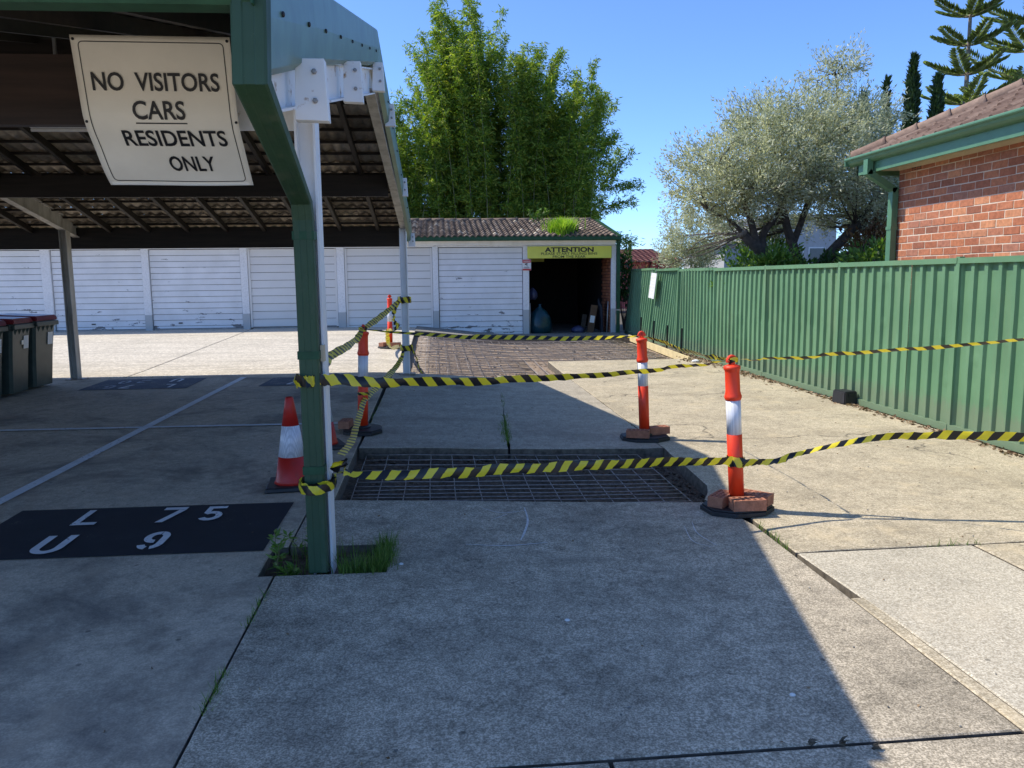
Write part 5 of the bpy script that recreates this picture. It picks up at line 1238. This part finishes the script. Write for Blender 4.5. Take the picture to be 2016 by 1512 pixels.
# feathery shoots leaning out over the sky, as on the right side and upper left
for (x, z, dx, dz, n) in ((6.4, 4.2, 1.0, .5, 1), (6.3, 3.2, 1.1, -.1, 1), (6.5, 5.2, 1.0, 1.6, 1), (6.2, 6.3, .8, 1.0, 1), (6.0, 2.9, .9, .1, 1), (6.4, 5.0, 1.3, .3, 1), (.2, 8.2, -1.0, 2.2, 1), (-.3, 7.5, -.9, 1.2, 1), (-1.0, 7.0, -.6, 1.0, 1), (4.3, 9.0, .5, 1.1, 1)):
    for q in range(2):
        p0 = np.array([x-2, rng.uniform(-1, 1), z]); d = np.array([dx, rng.uniform(-.3, .3), dz])*rng.uniform(.8, 1.1)
        pts = [tuple(p0+d*t-np.array([0, 0, .25*t*t])) for t in (0, .3, .6, .85, 1.0)]; MB().tube(pts, [.015, .012, .009, .006, .003], 4).build('shoot', M['culm'], bam)
        for b in range(34):
            t = rng.uniform(.05, 1.0); p = p0+d*t-np.array([0, 0, .25*t*t]); m_ = 8
            LP.append(p+nr.normal(0, .10, (m_, 3))); LD.append(np.repeat((d/np.linalg.norm(d)*.5)[None], m_, 0))
P = np.concatenate(LP); D = np.concatenate(LD); print('bamboo leaves', len(P))
leaf_obj('foliage', P, D, .18, .040, M['bamboo_leaf'], bam, droop=.25, jit=.55, kind='stuff')

# ---------------------------------------------------------------- conifers far right
def norfolk(x, y, h, z0, label, nw, L0, seed, first=0.0):
    r_ = random.Random(seed); e = empty('norfolk_pine', (x, y, 0), 0, label, 'tree')
    MB().tube([(0, 0, 0), (.05, 0, h*.5), (0, 0, h)], [.22, .13, .02], 8).build('trunk', M['bark_pale'], e)
    V = []; F = []; br = MB()
    for w_ in range(nw):
        z = z0+(h-z0)*(w_/nw)**.95; L_ = L0*(1-.8*w_/nw)+.3; nb_ = 6; a0 = r_.uniform(0, 6.28)
        for b in range(nb_):
            a = a0+2*math.pi*b/nb_+r_.uniform(-.15, .15); dx, dy = math.cos(a), math.sin(a); L2 = L_*r_.uniform(.85, 1.1)
            f = lambda t: np.array([dx*L2*t, dy*L2*t, z+L2*(.12*t+.28*t**2.2)])
            br.tube([tuple(f(t)) for t in (0, .3, .6, .85, 1)], [.032, .026, .018, .010, .005], 4, caps=False)
            for k in range(30):
                t = .14+.86*k/29; p = f(t); sl = (.25+1.25*max(0, t*(1-t))**.7)*(L2/2.5)**.6
                for sd_ in (-1, 1):
                    u = np.array([-dy*sd_*.8+dx*.45, dx*sd_*.8+dy*.45, .42+r_.uniform(-.1, .2)]); u /= np.linalg.norm(u); tip = p+u*sl*r_.uniform(.8, 1.15)
                    for q in range(4):
                        s_ = np.cross(u, np.array([r_.gauss(0, 1), r_.gauss(0, 1), r_.gauss(0, 1)])); s_ /= np.linalg.norm(s_)
                        b0 = len(V); V += [p-s_*.02, p+(tip-p)*.5+s_*.07, tip, p+(tip-p)*.5-s_*.07]; F.append((b0, b0+1, b0+2, b0+3))
    br.build('limbs', M['bark_pale'], e)['kind'] = 'stuff'; o = link('crown', npmesh('crown', V, F), M['pine'], e); o['kind'] = 'stuff'; return e
norfolk(30.8, 45, 24, 9.6, 'slender norfolk pine with open whorls of branches behind the brick house', 9, 2.55, 4)
norfolk(36.2, 47, 26, 11.5, 'second norfolk pine with longer boughs, cut off by the right picture edge', 9, 3.9, 9)
def cypress(x, y, h, r_, label, seed, n=4200):
    e = empty('cypress_tree', (x, y, 0), 0, label, 'tree', 'cypress trees behind the olive')
    z = nr.uniform(.12, 1, n); a = nr.uniform(0, 6.283, n); lob = 1+.25*np.sin(3*a+seed)+.15*np.sin(z*22+seed)
    rad = r_*np.minimum(1, (1-z)*2.4+.03)*np.sqrt(nr.uniform(.35, 1, n))*lob
    P = np.stack([rad*np.cos(a), rad*np.sin(a), z*h], 1); D = np.stack([np.cos(a)*.3, np.sin(a)*.3, np.ones(n)], 1)
    MB().tube([(0, 0, 0), (0, 0, h*.9)], [.12, .02], 6).build('trunk', M['bark'], e); leaf_obj('crown', P, D, .34, .12, M['cypress'], e, jit=.35, kind='stuff')
cypress(22.05, 36, 11.5, .5, 'tallest of the dark cypress trees behind the olive', 1); cypress(21.1, 36.5, 10.6, .28, 'thin dark cypress spire behind the right of the olive crown', 2, 1800)
cypress(22.95, 35.5, 10.5, .5, 'dark cypress tree just left of the house roof', 3); cypress(20.0, 36.5, 9.9, .5, 'dark cypress tree partly hidden in the olive crown', 4, 2500)

# ---------------------------------------------------------------- shrubs beyond the fence
def shrub(x, y, z0, r_, hh, n, ln, wd, mat, label, stems=6):
    e = empty('shrub', (x, y, 0), 0, label, 'shrub')
    d = nr.normal(0, 1, (n, 3)); d /= np.linalg.norm(d, axis=1)[:, None]; rad = nr.uniform(.3, 1, n)**.5; lump = 1+.22*np.sin(d[:, 0]*7+x)+.2*np.sin(d[:, 2]*9+y)
    P = np.stack([d[:, 0]*r_[0]*rad*lump, d[:, 1]*r_[1]*rad*lump, z0+hh/2+d[:, 2]*hh/2*rad*lump], 1)
    st = MB()
    for i in range(stems): a = 6.28*i/stems; st.tube([(0, 0, 0), (r_[0]*.3*math.cos(a), r_[1]*.3*math.sin(a), z0*.6+.2), (r_[0]*.6*math.cos(a), r_[1]*.6*math.sin(a), z0+hh*.7)], [.02, .015, .006], 5)
    st.build('stems', M['bark'], e); leaf_obj('foliage', P, d*.6+np.array([0, 0, .3]), ln, wd, mat, e, jit=.5, kind='stuff')
shrub(8.15, 14.2, .8, (.75, .5), 1.45, 2600, .13, .05, M['bright_leaf'], 'glossy green shrub against the downpipe of the brick house')
shrub(8.8, 15.3, 1.2, (.7, .5), 1.7, 1600, .12, .05, M['brown_leaf'], 'bronze leaved shrub beside the brick house')
shrub(6.45, 15.0, .9, (.9, .5), 1.35, 2600, .13, .05, M['bright_leaf'], 'bright green shrub under the olive, just over the fence top')
shrub(7.1, 16.6, .9, (.6, .5), 2.0, 1900, .11, .045, M['bright_leaf'], 'bright green climber round the middle of the olive trunk')
shrub(5.9, 24.6, .8, (.38, .4), 1.6, 1500, .12, .075, M['dark_leaf'], 'dark green shrub between the garage corner and the red roofed house')
shrub(6.7, 25.5, 1.0, (.4, .4), 1.15, 230, .11, .05, M['brown_leaf'], 'straggly brownish shrub in front of the pink wall')
shrub(7.6, 15.0, .9, (.6, .4), 1.2, 1500, .12, .05, M['dark_leaf'], 'dark green shrub at the foot of the olive')

# ---------------------------------------------------------------- houses beyond
rh = empty('red_roof_house', (11, 42, 0), 0, 'distant house with red tiled roof and pink wall', 'house')
MB().b2((-4.0, 0, 0), (2.05, .3, 2.5)).build('wall', M['pink'], rh); MB().b2((1.75, 0, 0), (2.05, 6, 2.5)).build('wall', M['pink'], rh)
rfh = MB().add([(-4.5, -.5, 2.45), (2.4, -.5, 2.45), (1.2, 2.6, 3.24), (-4.5, 2.6, 3.24), (2.4, 6, 2.4)], [(0, 1, 2, 3), (1, 4, 2)]).build('roof', M['red_tile'], rh)
V = []; F = []
for r_ in range(10):
    for c in range(23):
        x = -4.5+.29*c; y = -.5+.31*r_; z = 2.47+.255*(y+.5); b0 = len(V)
        if x > 2.1-.39*(y+.5): continue
        V += [(x, y, z+.05), (x+.14, y, z+.07), (x+.28, y, z+.05), (x, y+.32, z+.07), (x+.14, y+.32, z+.09), (x+.28, y+.32, z+.07), (x, y, z), (x+.14, y, z+.02), (x+.28, y, z)]; F += [(b0, b0+1, b0+4, b0+3), (b0+1, b0+2, b0+5, b0+4), (b0+6, b0+7, b0+1, b0), (b0+7, b0+8, b0+2, b0+1)]
o = link('roof_tiles', npmesh('roof_tiles', V, F), M['red_tile'], rfh); o['kind'] = 'stuff'
MB().tube([(-.15, 1.9, 2.9), (-.15, 1.9, 3.62)], .05, 8).build('vent_pipe', M['rubber'], rfh)
for x in (.4, .9, 1.4): MB().box((x, -.05, 2.1), (.05, .06, .8), ry=R(14)).build('brace', M['bark'], rh)
wh = empty('white_house', (13.8, 31, 0), 0, 'pale rendered house glimpsed through the olive limbs', 'house')
MB().b2((-.6, 0, 0), (2.3, 6, 3.95)).build('wall', M['white_house'], wh); MB().b2((-2.4, -.2, 0), (-.62, 5, 2.9)).build('wall', M['white_house'], wh)
MB().add([(-2.6, -.5, 2.92), (-.6, -.5, 3.35), (-.6, 5, 3.35), (-2.6, 5, 2.92), (-2.6, -.5, 2.8), (-.6, -.5, 3.2), (-.6, 5, 3.2), (-2.6, 5, 2.8)], [(0, 1, 2, 3), (7, 6, 5, 4), (0, 4, 5, 1), (1, 5, 6, 2), (2, 6, 7, 3), (3, 7, 4, 0)]).build('roof', M['slate'], wh)
MB().b2((-.75, -.2, 3.95), (2.5, 6.2, 4.07)).build('roof', M['slate'], wh)
for x, z in ((-1.5, 2.0), (.6, 2.4), (1.5, 2.4)): wf = MB().b2((x-.35, -.24 if x < -.6 else -.03, z-.4), (x+.35, -.19 if x < -.6 else .02, z+.4)).build('window', M['paper'], wh); MB().b2((x-.3, -.25 if x < -.6 else -.04, z-.35), (x+.3, -.22 if x < -.6 else -.01, z+.35)).build('pane', M['glass'], wf)

# ---------------------------------------------------------------- weeds, litter, loose bits
def blades(name, pts, hmin, hmax, wd, mat, kind, parent=None, lean=.5):
    V = []; F = []
    for (x, y, z) in pts:
        a = rng.uniform(0, 6.28); h = rng.uniform(hmin, hmax); l = rng.uniform(.1, lean)*h; dx, dy = math.cos(a), math.sin(a); b0 = len(V); w_ = wd*rng.uniform(.7, 1.3)
        sx_, sy_ = -dy*w_/2, dx*w_/2
        for t, k in ((0, 1), (.5, .8), (1, .08)): V += [(x+dx*l*t*t-sx_*k, y+dy*l*t*t-sy_*k, z+h*t*(1-.15*t)), (x+dx*l*t*t+sx_*k, y+dy*l*t*t+sy_*k, z+h*t*(1-.15*t))]
        F += [(b0, b0+1, b0+3, b0+2), (b0+2, b0+3, b0+5, b0+4)]
    o = link(name, npmesh(name, V, F), mat, parent)
    if kind: o['kind'] = kind
    return o
def gp_(x, y, dz=-.02): return (x, y, G(x, y)+dz)
P = [gp_(rng.gauss(-.335, .028), 4.36+.42*rng.random()**1.0, -.05) for _ in range(620)]+[gp_(rng.uniform(-.58, -.33), rng.gauss(4.38, .03), -.06) for _ in range(380)]+[gp_(rng.uniform(-.9, -.3), rng.uniform(4.35, 4.78), -.06) for _ in range(160)]
tag(blades('grass', P, .05, .19, .006, M['grass'], 'stuff'), 'green grass tufts in the soil pit right of the front post', 'grass')
def weed(x, y, h, n, label, lw=.03, ll=.09, mat='grass'):
    e = empty('weed', (x, y, G(x, y)-.08), 0, label, 'weed'); st = MB(); P = []; D = []
    for i in range(n):
        a = rng.uniform(0, 6.28); dx, dy = math.cos(a)*h*rng.uniform(.1, .5), math.sin(a)*h*rng.uniform(.1, .35); hh = h*rng.uniform(.6, 1)
        f = lambda t: (dx*t, dy*t, hh*t*(1-.12*t)); st.tube([f(t) for t in (0, .35, .7, 1)], [.004, .0035, .0025, .0015], 4)
        for k in range(16): t = rng.uniform(.25, 1.0); P.append(f(t)); b = rng.uniform(0, 6.28); D.append((math.cos(b), math.sin(b), .5))
    st.build('stems', M['culm'], e); leaf_obj('leaves', P, D, ll, lw, M[mat], e, jit=.3, kind='stuff')
weed(-.95, 4.50, .30, 3, 'tall leafy weed left of the front post foot', .022, .07); weed(-.80, 4.74, .34, 4, 'wispy weed growing close behind the front post', .018, .06); weed(-.86, 4.40, .14, 5, 'low weed at the near left corner of the soil pit', .02, .06)
def along(x0, y0, x1, y1, n, sp, dz=-.05): return [gp_(x0+(x1-x0)*t+rng.gauss(0, sp), y0+(y1-y0)*t+rng.gauss(0, sp), dz) for t in [rng.random() for _ in range(n)]]
P = along(.68, 7.75, .74, 8.8, 520, .024)+along(.70, 7.9, .78, 9.3, 200, .018)+along(.80, 9.5, .9, 11, 60, .01)+along(-.93, 3.7, -.925, 4.1, 60, .008)+along(-.928, 2.95, -.925, 3.25, 110, .010)+along(2.12, 4.5, 2.125, 5.0, 90, .012)+along(3.0, 4.44, 3.35, 4.46, 45, .01)+along(-.77, 8.3, -.72, 10.5, 90, .012)
blades('crack_grass', P, .03, .12, .006, M['grass'], 'stuff')
P = along(-5.2, 13.05, -4.2, 13.04, 200, .03)+along(-.62, 12.95, -.40, 12.8, 60, .03)
blades('crack_grass', P, .03, .09, .008, M['grass'], 'stuff')
# weeds on the garage roof
P = []
for _ in range(1500):
    t = rng.random(); y = GY+ry0+.12+1.05*t-.16; x = 3.46+(rng.gauss(0, .03+.20*t))+.12*t; P.append((x, y, groof(y-GY)+.02))
e = empty('roof_weed', (3.55, GY+.3, 2.9), 0, 'bright lime green weed spilling down the garage roof', 'weed')
o = blades('blades', [(a-3.55, b-GY-.3, c-2.9) for a, b, c in P], .2, .52, .03, M['roof_weed'], None, e, lean=.7); o['kind'] = 'stuff'
MB().tube([(0, .1, 0), (0, .3, .15)], .02, 5).build('stem', M['culm'], e)
e = empty('roof_weed', (3.02, GY+1.9, 3.25), 0, 'spindly green sapling on the garage ridge left of the lime weed', 'weed')
st = MB(); P = []; D = []
for dx in (-.1, .05, .18):
    f = lambda t: (dx*2*t, 0, .45*t); st.tube([f(t) for t in (0, .5, 1)], [.012, .009, .004], 5)
    for k in range(45): t = rng.uniform(.3, 1.05); P.append(f(t)); D.append((rng.gauss(0, 1), rng.gauss(0, 1), .3))
st.build('stem', M['culm'], e); leaf_obj('leaves', P, D, .12, .05, M['bright_leaf'], e, kind='stuff')
# dry leaves under the fence and scattered on the slabs
P = [(5.33-abs(rng.gauss(0, .06)), rng.uniform(4, 17), 0) for _ in range(900)]+[(rng.gauss(5.1, .14), rng.gauss(15.3, .25), .01) for _ in range(160)]+[(rng.gauss(5.25, .1), rng.gauss(13, .8), .01) for _ in range(120)]
P = np.array([(x, y, G(x, y)+.006+rng.random()*.01) for x, y, z in P]); D = np.stack([nr.normal(0, 1, len(P)), nr.normal(0, 1, len(P)), nr.normal(0, .15, len(P))], 1)
leaf_obj('leaf_litter', P, D, .06, .03, M['litter'], None, jit=.05, kind='stuff')
P = np.array([(x, y, G(x, y)+.005) for x, y in [(rng.uniform(-3, 5), rng.uniform(2.4, 12)) for _ in range(170)] if not (5.5 < y < 7.6 and x < 2.2)])
leaf_obj('leaf_litter', P, np.stack([nr.normal(0, 1, len(P)), nr.normal(0, 1, len(P)), np.abs(nr.normal(0, .12, len(P)))], 1), .022, .012, M['litter'], None, jit=.05, kind='stuff')
leaf_b = [(1.28, 2.515, .035), (1.385, 2.495, .042), (1.49, 2.465, .038)]
for i, (x, y, s_) in enumerate(leaf_b):
    V, F = leaves(np.array([(x, y, G(x, y)+.006+.004*k) for k in range(5)]), np.array([(1, .3-.2*k, .15) for k in range(5)], float), s_, s_*.6, 0, .25)
    tag(link('dead_leaf', npmesh('dead_leaf', V, F), M['dirt']), ('small curled dead leaf on the slab joint, farthest left of three', 'curled dead leaf on the slab joint at the bottom of the picture', 'dark dead leaf lying at the edge of the shadow on the slab joint')[i], 'leaf', 'dead leaves on the near slab joint')
P = [gp_(rng.uniform(-.8, 2.1), rng.uniform(2.5, 5.5), .003) for _ in range(60)]+[gp_(rng.uniform(2.2, 5.2), rng.uniform(2.5, 14), .003) for _ in range(90)]
pebbles('small_stones', P, .003, .009, M['slab_old'])
for (x, y, s_, lb) in ((.60, 3.62, .014, 'small white paint chip on the grey slab in the middle of the drive'), (1.38, 2.85, .013, 'pale flattened gum spot near the shadow edge'), (-.235, 4.44, .016, 'small pale pebble beside the grass tuft')):
    tag(MB().lathe([(s_, 0), (s_*.8, .004), (s_*.3, .006)], (x, y, G(x, y)+.001), 9).build('pale_chip', M['paper']), lb, 'chip')
blob('crumpled_wrapper', [(.035, 0), (.06, .015), (.05, .04), (.02, .055)], (5.02, 14.95, G(5, 15)+.0), (1.3, 1, 1), M['paper'], 'crumpled white wrapper in the leaf litter by the fence', 'litter', 12, .3, 2)
